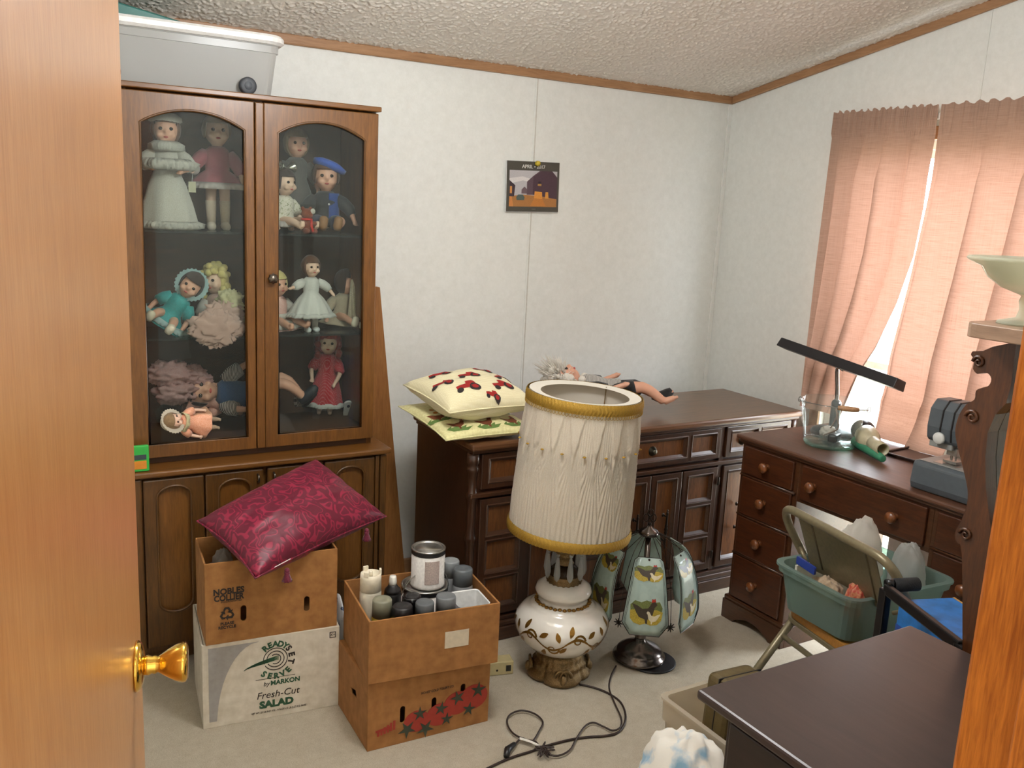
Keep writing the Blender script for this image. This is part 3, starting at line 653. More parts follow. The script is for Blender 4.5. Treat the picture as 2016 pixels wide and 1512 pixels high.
def carton(t, w, d, z0, z1, mat, front_holes=(), left_holes=(), th=.006, open_top=True, bulge=0.0):
    """parts in the thing's frame: x 0..w, y 0..d, z; origin = front left bottom corner"""
    M = ORG[t.name]; q = lambda m, n: m.build(n, mat, t, bevel=.0015)
    f = lambda fn: (lambda u, v, ww: M @ Vector(fn(u, v, ww)))
    q(MB().extrude([rect(0, w, z0, z1)] + list(front_holes), 0, th, f(lambda u, v, ww: (u, ww, v))), 'front_panel')
    q(MB().extrude([rect(0, w, z0, z1)], d - th, d, f(lambda u, v, ww: (u, ww, v))), 'back_panel')
    q(MB().extrude([rect(th, d - th, z0, z1)] + list(left_holes), 0, th, f(lambda u, v, ww: (ww - bulge * sin(pi * (u / d)) * (v - z0) / (z1 - z0), u, v))), 'side_panel')
    q(MB().extrude([rect(th, d - th, z0, z1)], w - th, w, f(lambda u, v, ww: (ww, u, v))), 'side_panel')
    q(MB().box(th, w - th, th, d - th, z0, z0 + th, M), 'bottom')
    if not open_top:
        q(MB().box(th, w - th, th, d / 2 - .001, z1 - th, z1, M), 'top_flap'); q(MB().box(th, w - th, d / 2 + .001, d - th, z1 - th, z1, M), 'top_flap')
def fr(t, x, z, off=.0006): return ORG[t.name] @ Matrix(((1, 0, 0, x), (0, 0, -1, -off), (0, 1, 0, z), (0, 0, 0, 1)))
def flat_poly(t, loops, mat, name, off=.0006, th=.0006):
    M = ORG[t.name]; return MB().extrude(loops, -off - th, -off + .0003, lambda u, v, w: M @ Vector((u, w, v))).build(name, mat, t)
def stroke(pts, r):
    """2D ribbon outline along a polyline, r scalar or list"""
    n = len(pts); rr = r if hasattr(r, '__len__') else [r] * n; L_, R_ = [], []
    for i, (x, y) in enumerate(pts):
        a = pts[max(i - 1, 0)]; b = pts[min(i + 1, n - 1)]; dx, dy = b[0] - a[0], b[1] - a[1]; l = sqrt(dx * dx + dy * dy) or 1
        L_.append((x - dy / l * rr[i], y + dx / l * rr[i])); R_.append((x + dy / l * rr[i], y - dx / l * rr[i]))
    return L_ + R_[::-1]
def tilt_rot(t): pass

# salad carton (bottom of the left stack)
sb = thing('cardboard_box', 'white salad carton with green lettering under the brown box', 'box', (.497, 2.553, 0), radians(-6.4))
SW, SD, SHT = .414, .30, .274
carton(sb, SW, SD, 0, SHT, M_CARDW, open_top=False, bulge=.02)
flat_poly(sb, [[(.018, .262), (.165, .262)] + [(.165 - .125 * sin(radians(a)), .262 - .262 * (1 - cos(radians(a))) * 1.0) for a in range(10, 90, 8)] + [(.040, .02), (.018, .02)]], M_GREY_INK, 'print')
for s, c0, c1, mt in (('READY', 128, 52, M_GREENINK), ('SET', 36, -18, M_INK), ('SERVE', 232, 312, M_GREENINK)):
    R0 = .049 if s != 'SERVE' else .058
    for k, ch_ in enumerate(s):
        a = radians(c0 + (c1 - c0) * k / (len(s) - 1)); up = a if s != 'SERVE' else a + pi
        text_mesh(ch_, .026, fr(sb, .215, .196) @ T(R0 * cos(a), R0 * sin(a), 0, rz=up - pi / 2), mt, sb, bold=.0012)
for r_, a0, a1 in ((.036, -150, 200), (.026, -150, 175), (.016, -120, 130)):
    flat_poly(sb, [stroke([(.215 + p[0], .196 + p[1]) for p in arc(0, 0, r_, r_, a0, a1, 40)], .0012)], M_INK, 'print')
for k in range(4):
    flat_poly(sb, [stroke([(.120 + .105 * t, .172 + .012 * k / 3 + .022 * t ** .6 - .004 * k * (1 - t)) for t in [i / 12 for i in range(13)]], [.0005 + .0022 * sin(pi * i / 12) for i in range(13)])], M_GREENINK, 'print')
text_mesh('by', .02, fr(sb, .187, .116), M_INK, sb, shear=.25); text_mesh('MARKON', .021, fr(sb, .245, .116), M_GREENINK, sb, bold=.0007)
flat_poly(sb, [rect(.155, .275, .1335, .1345)], M_INK, 'print')
text_mesh('Fresh-Cut', .032, fr(sb, .222, .078), M_INK, sb, shear=.2, sx=1.0); text_mesh('SALAD', .031, fr(sb, .218, .046), M_GREENINK, sb, bold=.0018, sx=1.1)
text_mesh('NET WT. 20 LB (9.07 KG) - 4 PACK x 5 LB (2.27 KG) BAGS', .0085, fr(sb, .225, .022), M_INK, sb, sx=.8)
flat_poly(sb, [rect(.382, .402, .238, .258), rect(.384, .400, .240, .256)], M_INK, 'print'); text_mesh('X+', .012, fr(sb, .392, .248), M_INK, sb)

# nobles collier box on top
nb = thing('cardboard_box', 'brown open box printed with a recycle mark on the salad carton', 'box', (.508, 2.548, SHT), radians(-5.0))
NW, ND, NH = .395, .225, .258
carton(nb, NW, ND, 0, NH, M_CARD, [slot(.110, .088, .017, .05), slot(.300, .088, .017, .05)], bulge=.012)
text_mesh('NOBLES', .026, fr(nb, .068, .165), M_INK, nb, bold=.001, sx=.95); text_mesh('COLLIER', .026, fr(nb, .068, .145), M_INK, nb, bold=.001, sx=.85)
text_mesh('INCORPORATED', .008, fr(nb, .075, .1325), M_INK, nb)
for k in range(3):
    a = radians(90 + 120 * k); Mx = Matrix.Rotation(radians(120 * k), 2)
    tri = [(-.006, .021), (.006, .021), (.012, .010), (.017, .012), (.012, .001), (.001, .005), (.006, .008), (.002, .015), (-.003, .015), (-.007, .009), (-.011, .013)]
    flat_poly(nb, [[(.062 + Mx[0][0] * x + Mx[0][1] * y, .094 + Mx[1][0] * x + Mx[1][1] * y) for x, y in tri]], M_INK, 'print')
text_mesh('PLEASE', .0125, fr(nb, .062, .063), M_INK, nb, bold=.0004); text_mesh('RECYCLE', .0125, fr(nb, .062, .051), M_INK, nb, bold=.0004)

def crumple(c, r, name, mat, amp=.35, freq=14, seed=0, flat=None, nu=40, nv=26, **k):
    m = MB()
    def fn(u, v):
        a = 2 * pi * u; b = pi * (v - .5) * .998; d = Vector((cos(b) * cos(a), cos(b) * sin(a), sin(b)))
        q = d * freq * .1; s = 1 + amp * (nz(q.x * 1.3 + seed, q.y * 1.3, q.z * 1.3) + .6 * abs(nz(q.x * 3.1 + seed, q.y * 3.1, q.z * 3.1)) + .3 * nz(q.x * 7, q.y * 7 + seed, q.z * 7))
        p = Vector((c[0] + d.x * r[0] * s, c[1] + d.y * r[1] * s, c[2] + d.z * r[2] * s))
        if flat is not None and p.z < flat: p.z = flat
        return p
    m.grid(fn, nu, nv, True, False)
    return m
M_FILM = clear_glass('clear_film', '#f2f2ee', .12, .30, '#e6e4de')
o = crumple((.578, 2.640, .400), (.042, .044, .125), '', None, .22, 16, 3, .282).build('plastic_bag', M_FILM, None, True, loc=(.578, 2.64, .282))
tag(o, 'crumpled clear plastic bag in the brown box under the red cushion', 'bag')

# tomato carton and the tray of paint cans on it
M_CARDR = mat_card('tan_cardboard', '#a9743f', '#8e5f30')
tb = thing('cardboard_box', 'brown carton printed with red tomatoes, bottom of its stack', 'box', (.897, 2.230, 0), radians(-2.0))
TW, TD, TH = .400, .285, .222
fh = [slot(.110, .094, .016, .056), slot(.212, .098, .016, .056), slot(.308, .122, .016, .056)]
carton(tb, TW, TD, 0, TH, M_CARDR, fh, [[(.10, .12), (.15, .11), (.16, .125), (.11, .14)]], open_top=False)
M_TOM = plain('tomato_red_ink', '#a03527', .75); M_LEAF = plain('leaf_green_ink', '#3a4030', .75)
for cx, cz, r in ((.155, .062, .038), (.230, .066, .040), (.290, .090, .042), (.345, .098, .045)):
    lp = [(cx + r * 1.08 * cos(a * pi / 14), cz + r * .92 * sin(a * pi / 14)) for a in range(28)]
    flat_poly(tb, [lp], M_TOM, 'print', .0006 + .0004 * cx)
for cx, cz, s, ro in ((.165, .085, .024, .3), (.235, .085, .024, .1), (.29, .108, .026, .6), (.36, .118, .028, .2), (.125, .042, .030, -.4), (.185, .030, .030, -.3), (.255, .045, .022, .2), (.330, .060, .024, .1)):
    st = [(cx + (s if k % 2 == 0 else s * .35) * cos(ro + k * pi / 5), cz + (s if k % 2 == 0 else s * .35) * sin(ro + k * pi / 5)) for k in range(10)]
    flat_poly(tb, [st], M_LEAF, 'print', .0018)
for k in range(6): flat_poly(tb, [rect(.030 + .010 * k, .037 + .010 * k, .052 - .004 * (5 - k) * .5, .082 - .008 * (5 - k) * .6)], M_TOM, 'print', .0008)
flat_poly(tb, [[(.025, .055), (.07, .058), (.07, .068), (.025, .062)]], M_TOM, 'print', .0012)
text_mesh('HONEY GOLD TOLERT CO.', .011, fr(tb, .222, .150), M_INK, tb, shear=.2, sx=.8)
ut = thing('cardboard_box', 'open brown box of spray cans with a white sticker in front', 'box', (.893, 2.222, TH), radians(-6.5))
UW, UD, UH = .408, .305, .196
carton(ut, UW, UD, 0, UH, M_CARDR)
flat_poly(ut, [rect(.232, .308, .075, .128)], plain('sticker', '#cfc0a8', .6), 'sticker')
UM = ORG[ut.name]; UZ = TH + .0065
def spray(x, y, h, r, body, cap, label, capstyle='flat', capc=None):
    c = UM @ Vector((x, y, 0)); t = thing('spray_can', label, 'spray can', (c.x, c.y, UZ), 0, 'cans in the open brown box'); A = T(c.x, c.y, UZ)
    hb = h - .055
    MB().lathe([(r * .94, 0), (r, .004), (r, hb - .006), (r * .96, hb), (r * .8, hb + .006)], 24, A).build('can', body, t, True)
    if capstyle == 'flat': MB().lathe([(r * .97, hb + .002), (r * .93, h - .004), (r * .86, h), (r * .5, h - .001), (0, h - .002)], 24, A).build('cap', cap, t, True)
    elif capstyle == 'trigger':
        MB().lathe([(r * .99, hb + .002), (r * .97, h - .012), (r * .94, h), (r * .80, h), (r * .78, h - .02), (0, h - .022)], 24, A, rip=lambda a, tt: 0).build('cap', cap, t, True)
        for a in (0.2, 2.3, 4.4): MB().box(-.008, .008, r * .78, r * .96, h - .002, h + .012, A @ T(rz=a)).build('cap_tooth', cap, t)
        MB().lathe([(.006, h - .022), (.006, h + .004), (.004, h + .008)], 10, A).build('nozzle', cap, t, True)
    else:
        MB().lathe([(r * .97, hb + .002), (r * .9, hb + .012), (r * .55, hb + .022), (r * .5, hb + .026)], 24, A).build('shoulder', body, t, True)
        MB().lathe([(r * .42, hb + .024), (r * .46, hb + .036), (r * .40, h - .004), (r * .36, h), (0, h)], 18, A).build('nozzle', cap, t, True)
    return t
B_ = lambda n, c, r=.45: plain(n, c, r)
spray(.048, .165, .265, .033, B_('can_cream', '#d8d0bc'), B_('cap_cream', '#e9dfc8'), 'cream spray can with a crown shaped trigger cap in the open box', 'trigger')
spray(.062, .085, .215, .031, B_('can_yellow_label', '#c2a63c'), B_('cap_olive', '#868470'), 'spray can with olive grey cap and yellow label')
spray(.122, .180, .240, .027, B_('can_black', '#1d1b1c'), B_('nozzle_white', '#e6e3da'), 'black spray can with a small white nozzle showing', 'nozzle')
spray(.112, .043, .205, .032, B_('can_black', '#1d1b1c'), B_('cap_black', '#211f20', .35), 'matte black capped spray can against the box front')
spray(.158, .100, .205, .031, B_('can_black', '#1d1b1c'), B_('cap_gloss_black', '#141214', .2), 'glossy black capped spray can behind the matte black one')
spray(.180, .042, .208, .030, B_('can_grey', '#8d8f90'), B_('cap_slate', '#5c6063'), 'slate grey capped spray can beside the matte black one')
spray(.247, .043, .218, .032, B_('can_grey', '#8d8f90'), B_('cap_steel', '#6d7072'), 'lighter steel grey capped spray can below the paint tin')
spray(.360, .198, .228, .033, B_('can_grey', '#8d8f90'), B_('cap_slate2', '#62676a'), 'grey capped spray can right behind the white tub')
spray(.342, .263, .232, .030, B_('can_grey', '#8d8f90'), B_('cap_pale', '#8d9192'), 'pale grey capped spray can in the back corner of the box')
M_TIN = plain('tin_steel', '#b9b8b4', .28, .95, .1, 40); M_LABEL = plain('paint_label', '#c9c4be', .55, var=.12, scale=25)
def paint_tin(cx, cy, z, r, h, label, name, lidcol):
    t = thing('paint_can', label, 'paint can', (cx, cy, z), 0, 'cans in the open brown box'); A = T(cx, cy, z)
    MB().lathe([(r * .98, 0), (r, .004), (r, .010), (r * .975, .012), (r * .975, h - .018)], 32, A).build('body', M_LABEL, t, True)
    MB().lathe([(r * .985, h - .018), (r * .99, h - .010), (r * .985, h - .006)], 32, A, cap=False).build('dark_band', plain('band_black', '#1b1a1c', .4), t, True)
    MB().lathe([(r * .985, h - .006), (r * 1.01, h - .002), (r * .99, h), (r * .90, h), (r * .87, h - .004), (r * .80, h - .005), (r * .78, h - .003), (0, h - .003)], 32, A).build('lid', lidcol, t, True)
    return t, A
g = UM @ Vector((.235, .205, 0)); t_, A = paint_tin(g.x, g.y, UZ, .075, .19, 'wide paint can with wire handle under the small paint can', 'gallon', M_TIN)
MB().tube([A @ Vector((.085 * cos(a) * 1.02, -.02 - .0 * a + .01, .178)) if False else A @ Vector(((.079) * cos(pi * k / 16), -.03 * sin(pi * k / 16), .165 + .085 * sin(pi * k / 16))) for k in range(17) for a in (0,)], .0016, 6).build('wire_handle', M_TIN, t_, True)
t2, A2 = paint_tin(g.x + .004, g.y - .010, UZ + .1905, .054, .125, 'small paint can standing on the wide paint can', 'quart', M_TIN)
MB().grid(lambda u, v: A2 @ Vector((.0535 * cos(-2.2 + .9 * u), .0535 * sin(-2.2 + .9 * u), .02 + .075 * v)), 8, 2).build('label_panel', plain('label_pink', '#b7a69e', .6, var=.25, scale=60), t2)
MB().grid(lambda u, v: A2 @ Vector((.0537 * cos(-.75 + .12 * u + .3 * v * (1 - v)), .0537 * sin(-.75 + .12 * u + .3 * v * (1 - v)), .035 + .045 * v)), 4, 8).build('label_mark', M_INK, t2)
c = UM @ Vector((.338, .085, 0)); wt = thing('plastic_tub', 'white open plastic tub tucked in the corner of the spray can box', 'tub', (c.x, c.y, UZ), radians(-6.5)); A = ORG[wt.name]
m = MB()
for lp0, lp1, z0, z1 in ((rrect(-.045, .045, -.05, .05, .012), rrect(-.052, .052, -.058, .058, .014), 0, .178), (rrect(-.052, .052, -.058, .058, .014), rrect(-.049, .049, -.055, .055, .012), .178, .176), (rrect(-.049, .049, -.055, .055, .012), rrect(-.043, .043, -.048, .048, .01), .176, .004)):
    n = len(lp0); m.add([A @ Vector((p[0], p[1], z0)) for p in lp0] + [A @ Vector((p[0], p[1], z1)) for p in lp1], [(i, (i + 1) % n, n + (i + 1) % n, n + i) for i in range(n)])
n = 20
m.add([A @ Vector((p[0], p[1], .0)) for p in rrect(-.045, .045, -.05, .05, .012)], [tuple(range(20))]).add([A @ Vector((p[0], p[1], .004)) for p in rrect(-.043, .043, -.048, .048, .01)], [tuple(range(20))])
m.build('shell', plain('white_plastic', '#e4e4e2', .35), wt)
# packet squeezed between the two stacks
o = crumple((.950, 2.63, .16), (.012, .06, .155), '', None, .12, 10, 8, .002).build('paper_packet', cloth('packet_print', '#dcdcdc', '#4a5a7a', .6, 9, 0, .1, thresh=(.55, .62)), None, True, loc=(.95, 2.63, 0))
tag(o, 'white and blue packet standing between the carton stacks', 'packet')
# ================================================================== CUSHIONS
def pillow_pts(A, B, Cc, D, h, seed, pull=.07, wr=.010):
    """A,B,Cc,D corners in order; returns fn(u,v,side) on -1..1"""
    A, B, Cc, D = map(Vector, (A, B, Cc, D)); n = (Cc - A).cross(D - B).normalized()
    if n.z < 0: n = -n
    def fn(u, v, side, off=0.0):
        uu = u * (1 - pull * (1 - v * v)); vv = v * (1 - pull * (1 - u * u))
        a, b = (uu + 1) / 2, (vv + 1) / 2
        p = A * (1 - a) * (1 - b) + B * a * (1 - b) + Cc * a * b + D * (1 - a) * b
        e = max(0, (1 - u * u)) * max(0, (1 - v * v))
        k = h * e ** .42 * (1 + .12 * nz(u * 2 + seed, v * 2)) + wr * e ** .3 * nz(u * 5 + seed, v * 5, side) * .6
        return p + n * (side * k + off)
    return fn, n
def cushion(name, label, A, B, Cc, D, h, mat, seed, n=28, group=None):
    fn, nn = pillow_pts(A, B, Cc, D, h, seed)
    c = (Vector(A) + Vector(B) + Vector(Cc) + Vector(D)) / 4; c.z = min(v[2] for v in (A, B, Cc, D)) - h * .3
    t = thing(name, label, 'cushion', c, 0, group); m = MB()
    for s in (1, -1): m.grid(lambda u, v: fn(2 * u - 1, 2 * v - 1, s), n, n)
    o = m.build('cover', mat, t, True)
    bm = bmesh.new(); bm.from_mesh(o.data); bmesh.ops.remove_doubles(bm, verts=bm.verts, dist=.0006); bmesh.ops.recalc_face_normals(bm, faces=bm.faces); bm.to_mesh(o.data); bm.free()
    edge = [fn(-1 + 2 * i / 16, -1, 1) for i in range(16)] + [fn(1, -1 + 2 * i / 16, 1) for i in range(16)] + [fn(1 - 2 * i / 16, 1, 1) for i in range(16)] + [fn(-1, 1 - 2 * i / 16, 1) for i in range(16)]
    MB().tube(edge, .0028, 6, True).build('piping', mat, t, True)
    return t, fn
def decal(fn2, loop, mat, parent, name='print', off=.0012, sub=2):
    """loop of (u,v) -> polygon on a curved surface, refined so that it follows it"""
    bm = bmesh.new(); vs = [bm.verts.new((p[0], p[1], 0)) for p in loop]; f = bm.faces.new(vs)
    bmesh.ops.triangulate(bm, faces=[f])
    for _ in range(sub): bmesh.ops.subdivide_edges(bm, edges=bm.edges[:], cuts=1, use_grid_fill=True)
    bm.verts.ensure_lookup_table(); idx = {v: i for i, v in enumerate(bm.verts)}
    m = MB().add([fn2(v.co.x, v.co.y, off) for v in bm.verts], [tuple(idx[v] for v in f.verts) for f in bm.faces]); bm.free()
    return m.build(name, mat, parent, True)
def rot2(pts, cx, cy, s, a): return [(cx + s * (x * cos(a) - y * sin(a)), cy + s * (x * sin(a) + y * cos(a))) for x, y in pts]
M_SATIN = cloth('crimson_damask', '#64112a', '#921e3d', .46, 4.5, 0, .05, 'scroll', (.35, .75), .05)
A_ = P(388, 1030, 1, 2.66); B2 = P(502, 1143, 1, 2.385); C_ = P(760, 1020, 1, 2.66); D_ = P(622, 908, 1, 2.90)
for p in (A_, B2, C_, D_): p.z += .006
t, fn = cushion('cushion', 'crimson damask cushion with tassels tipped over the open brown box', A_, B2, C_, D_, .085, M_SATIN, 2.2, 36)
M_TASS = cloth('tassel_red', '#5a1029', '#7c1a37', .7, 80)
for u, v in ((-.55, -1), (.05, -1) if False else (.95, -.72), (.95, .62), (1, 1)):
    pass
def tassel(p, L, par):
    p = Vector(p); MB().ball(p - Vector((0, 0, .008)), .008, 10, 8).lathe([(.006, -.010), (.0085, -.014), (.007, -.02), (.011, -L * .8), (.014, -L)], 16, T(*p), rip=lambda a, t: .22 * cos(8 * a) * t).build('tassel', M_TASS, par, True)
    
tassel(P(565, 1118, 1, 2.45), .042, t); tassel(P(722, 1040, 1, 2.61), .042, t)
MB().tube([P(540, 1117, 1, 2.41), P(572, 1100, 1, 2.42)], .0012, 5).build('white_thread', M_WHITE, t)

M_CREAMF = cloth('cream_cotton', '#eee6c4', '#e2d8ae', .9, 45, 0, .15, 'dots', (.25, .5)); M_PALEY = cloth('pale_yellow_cotton', '#e2dca4', '#d6cf96', .9, 20)
z0 = .80
# cockerel cushion below
LB_, LF, RF, RB_ = Vector((1.315, 3.02, .845)), Vector((1.335, 2.655, .803)), Vector((1.715, 2.655, .803)), Vector((1.72, 3.06, .830))
t, fn = cushion('cushion', 'flat pale yellow cushion printed with cockerels under the tractor cushion', LB_, LF, RF, RB_, .036, M_PALEY, 5.1)
M_RBR = plain('rooster_brown', '#6e3a1c', .9); M_RED = plain('comb_red', '#a4261c', .9); M_GRS = plain('grass_green', '#5f7a3c', .9); M_FLW = plain('sunflower', '#b8762a', .9)
s1 = lambda u, v, off: fn(u, v, 1, off)
ROOST = [(-.5, -.1), (-.75, .35), (-.45, .25), (-.2, .1), (.1, .15), (.28, .45), (.45, .5), (.55, .35), (.42, .2), (.35, -.15), (.1, -.4), (.1, -.6), (0, -.6), (-.05, -.4), (-.35, -.3)]
COMB = [(.25, .45), (.28, .65), (.36, .58), (.42, .68), (.48, .5)]
LEAFS = [(-.9, -.3), (-.5, .0), (-.6, -.25), (0, -.1), (-.1, -.35), (.5, -.05), (.4, -.3), (.9, -.2), (.5, -.55), (-.5, -.6)]
for u, v, s, a in ((.62, -.58, .18, 1.4), (.68, .02, .18, 1.6), (.64, .60, .18, 1.7), (.12, -.76, .18, 1.2), (.05, .78, .18, 1.8), (-.4, .2, .2, 1.5)):
    s *= 1.7; decal(s1, rot2(LEAFS, u + .05, v, s * 1.0, a), M_GRS, t); decal(s1, rot2(ROOST, u, v, s, a), M_RBR, t, off=.0020); decal(s1, rot2(COMB, u, v, s, a), M_RED, t, off=.0026)
for u, v in ((-.2, -.62), (-.1, -.72), (-.3, -.7), (.35, -.2), (.45, -.25), (-.62, .05), (.0, .5)):
    decal(s1, [(u + .055 * cos(k * pi / 4), v + .055 * sin(k * pi / 4)) for k in range(8)], M_FLW, t, off=.0022, sub=1)
# tractor cushion above
LB_, LF, RF, RB_ = Vector((1.315, 2.98, .935)), Vector((1.355, 2.675, .893)), Vector((1.72, 2.69, .893)), Vector((1.695, 3.02, .945))
t, fn = cushion('cushion', 'plump cream cushion printed with red tractors on top of the cockerel cushion', LB_, LF, RF, RB_, .076, M_CREAMF, 7.7)
s2 = lambda u, v, off: fn(u, v, 1, off)
M_TRR = plain('tractor_red', '#9c1f1c', .85); M_TRB = plain('tractor_black', '#2a2322', .85)
TBODY = [(-.6, -.15), (-.6, .15), (-.05, .2), (0, .45), (.35, .45), (.42, .15), (.5, -.1), (.2, -.2)]
def circ(cx, cy, r): return [(cx + r * cos(k * pi / 5), cy + r * sin(k * pi / 5)) for k in range(10)]
for u, v, s, a in ((.52, -.38, .24, 1.5), (.55, .42, .22, 1.8), (-.02, -.08, .22, 1.5), (-.45, .50, .22, 1.7), (-.52, -.48, .22, 1.3), (.08, .70, .2, 1.9), (.05, -.72, .2, 1.1), (.86, .05, .14, 1.4)):
    s *= 1.75
    decal(s2, rot2(TBODY, u, v, s, a), M_TRR, t, off=.0016)
    decal(s2, rot2(circ(.32, -.22, .30), u, v, s, a), M_TRB, t, off=.0022, sub=1); decal(s2, rot2(circ(.32, -.22, .17), u, v, s, a), M_TRR, t, off=.0028, sub=1)
    decal(s2, rot2(circ(-.48, -.22, .17), u, v, s, a), M_TRB, t, off=.0022, sub=1)

# ================================================================== BIG TABLE LAMP ON THE FLOOR
LX, LY = P(1099, 1325, 2, 0).x, P(1099, 1325, 2, 0).y
lp = thing('table_lamp', 'large opal glass lamp with tall pleated shade and gold braid', 'lamp', (LX, LY, 0)); A = T(LX, LY, 0)
M_ANT = plain('antique_gold', '#8c7450', .42, .85, .35, 70, .3); M_OPAL = plain('opal_glass', '#e9e4da', .18, 0, .03, 6, coat=.6); M_GOLD = plain('gold_leaf', '#8a6426', .4, .7, .2, 60)
MB().lathe([(.075, .0), (.100, .004), (.104, .016), (.092, .032), (.086, .046), (.093, .052), (.089, .06), (.080, .066), (.083, .078), (.080, .088), (.072, .094), (.06, .098)], 96, A,
           rip=lambda a, t: (.22 * abs(cos(2 * a + pi / 4)) ** .7 - .10) * max(0, 1 - t * 1.6) + .018 * cos(24 * a) * (1 if .3 < t < .9 else .3)).build('foot', M_ANT, lp, True)
fm = MB()
for k in range(4):
    a = pi / 4 + k * pi / 2 + .35
    for s in (-1, 1):
        pts = [(.103 * cos(a + s * b), .103 * sin(a + s * b), .02 + q) for b, q in [(.06 + .22 * (1 - r_) * cos(w), .018 + .03 * (1 - r_) * sin(w)) for r_, w in [(i / 16 * .85, i / 16 * 2.6 * pi) for i in range(17)]]]
        fm.tube([A @ Vector(p) for p in pts], [.006 * (1 - i / 24) for i in range(17)], 6)
    fm.ball(A @ Vector((.108 * cos(a), .108 * sin(a), .03)), (.012, .012, .02), 8, 6)
fm.build('scroll_ornament', M_ANT, lp, True)
BODY = [(.060, .094), (.075, .098), (.11, .115), (.142, .145), (.160, .180), (.163, .205), (.158, .225), (.140, .248), (.122, .258), (.112, .263), (.110, .268), (.098, .275), (.080, .280), (.076, .286), (.078, .296), (.094, .305), (.098, .318), (.092, .332), (.074, .343), (.060, .347), (.05, .348)]
MB().lathe(BODY, 56, A).build('body', M_OPAL, lp, True)
def body_r(z):
    for (r0, z0_), (r1, z1_) in zip(BODY, BODY[1:]):
        if z0_ <= z <= z1_: return r0 + (r1 - r0) * (z - z0_) / max(1e-6, z1_ - z0_)
    return .1
def ribbon(par, pts, w, mat, name, off=.0012):
    """pts (angle, z) on the lamp body"""
    n = len(pts); m = MB(); vs = []
    for i, (a, z) in enumerate(pts):
        a0, z0_ = pts[max(0, i - 1)]; a1, z1_ = pts[min(n - 1, i + 1)]; r = body_r(z); tx, tz = (a1 - a0) * r, z1_ - z0_; l = sqrt(tx * tx + tz * tz) or 1
        ww = w[i] if hasattr(w, '__len__') else w
        for s in (1, -1):
            aa = a - s * ww * tz / l / r; zz = z + s * ww * tx / l; rr = body_r(zz) + off; vs.append(A @ Vector((rr * cos(aa), rr * sin(aa), zz)))
    m.add(vs, [(2 * i, 2 * i + 1, 2 * i + 3, 2 * i + 2) for i in range(n - 1)]); return m
rm = MB()
def addr(m): rm.add(m.v, m.f)
for k in range(6):
    a0 = k * pi / 3
    addr(ribbon(lp, [(a0 + 1.05 * i / 24, .185 + .022 * sin(2 * pi * i / 24)) for i in range(25)], [.0022 + .0026 * abs(sin(pi * i / 12)) for i in range(25)], M_GOLD, ''))
    for sa, sz, dr_ in ((.30, .200, 1), (.80, .168, -1)):
        addr(ribbon(lp, [(a0 + sa + (.15 - .008 * i) * cos(dr_ * i * .42), sz + (.024 - .0013 * i) * sin(dr_ * i * .42)) for i in range(17)], [.0040 - .00015 * i for i in range(17)], M_GOLD, ''))
    for sa, sz, an in ((.12, .214, 1.2), (.52, .206, .5), (.62, .160, -2.0), (.95, .196, 1.9), (.05, .178, -2.3)):
        addr(ribbon(lp, [(a0 + sa + .20 * cos(an) * i / 8, sz + .034 * sin(an) * i / 8) for i in range(9)], [.0085 * sin(pi * (i + .4) / 9) for i in range(9)], M_GOLD, ''))
rm.build('gold_scrollwork', M_GOLD, lp)
zb = MB()
for k in range(36):
    a = 2 * pi * k / 36; zb.ball(A @ Vector((.092 * cos(a), .092 * sin(a), .2785 + .002 * (k % 2))), (.008, .008, .005), 8, 5)
zb.build('gold_beading', M_GOLD, lp, True)
M_CRY = clear_glass('crystal', '#f4f6f4', .02, .35, '#eef2f0')
MB().lathe([(.058, .347), (.060, .352), (.056, .358), (.060, .364), (.057, .372), (.05, .376)], 40, A, rip=lambda a, t: .05 * cos(20 * a)).build('collar', M_ANT, lp, True)
MB().lathe([(.054, .374), (.050, .39), (.036, .405), (.028, .41)], 32, A).build('glass_font', clear_glass('smoky_font', '#b9aea0', .05, .25, '#6a5a48'), lp, True)
MB().lathe([(.026, .408), (.030, .414), (.022, .42), (.020, .43), (.026, .436), (.03, .446), (.02, .452), (.010, .458), (.008, .53), (.016, .535), (.018, .58), (.010, .59)], 24, A).build('burner', M_ANT, lp, True)
MB().lathe([(.056, .464), (.066, .467), (.056, .470)], 40, A, rip=lambda a, t: .10 * cos(10 * a)).build('prism_ring', M_ANT, lp, True)
for k in range(9):
    a = 2 * pi * (k + .3) / 9; c = A @ Vector((.064 * cos(a), .064 * sin(a), 0))
    q = MB().lathe([(0, .364), (.008, .374), (.0115, .388), (.009, .42), (.004, .452), (0, .455)], 6, T(c.x, c.y, 0, rz=a)).build('prism', M_CRY, lp)
    MB().ball((c.x, c.y, .461), .0065, 8, 6).build('bead', M_CRY, q, True)
# shade, tilted a little
SA = T(LX + .004, LY, .532) @ Matrix.Rotation(radians(3.2), 4, Vector((cos(YAW), -sin(YAW), 0)).cross(Vector((0, 0, 1))) * -1)
NP, RB0, RT0, SHH = 18, .204, .184, .478
tp = .66
def shade_r(a, t):
    r = RB0 + (RT0 - RB0) * t + .004 * sin(pi * t); s = (a * NP / (2 * pi) + 10) % 1 - .5
    r += .0009 * cos(a * NP * 9)
    if t > tp:
        k = (t - tp) / (1 - tp)
        if abs(s) < .07 + .42 * k: r += .0085 - .007 * k + .0006 * cos(s * 60)
    else:
        k = (tp - t) / tp; ang = math.atan2(s, .10 + k * 1.1)
        r += .0034 * cos(ang * 30) * (1 - .35 * k) + .0045 * exp(-(s / .05) ** 2) * exp(-k * 6)
    return r
M_SHADE = cloth('shade_fabric', '#e6dccb', '#dccfba', .85, 90, .35, .05)
def sh_fn(u, v): a = 2 * pi * u; r = shade_r(a, v); return SA @ Vector((r * cos(a), r * sin(a), SHH * v))
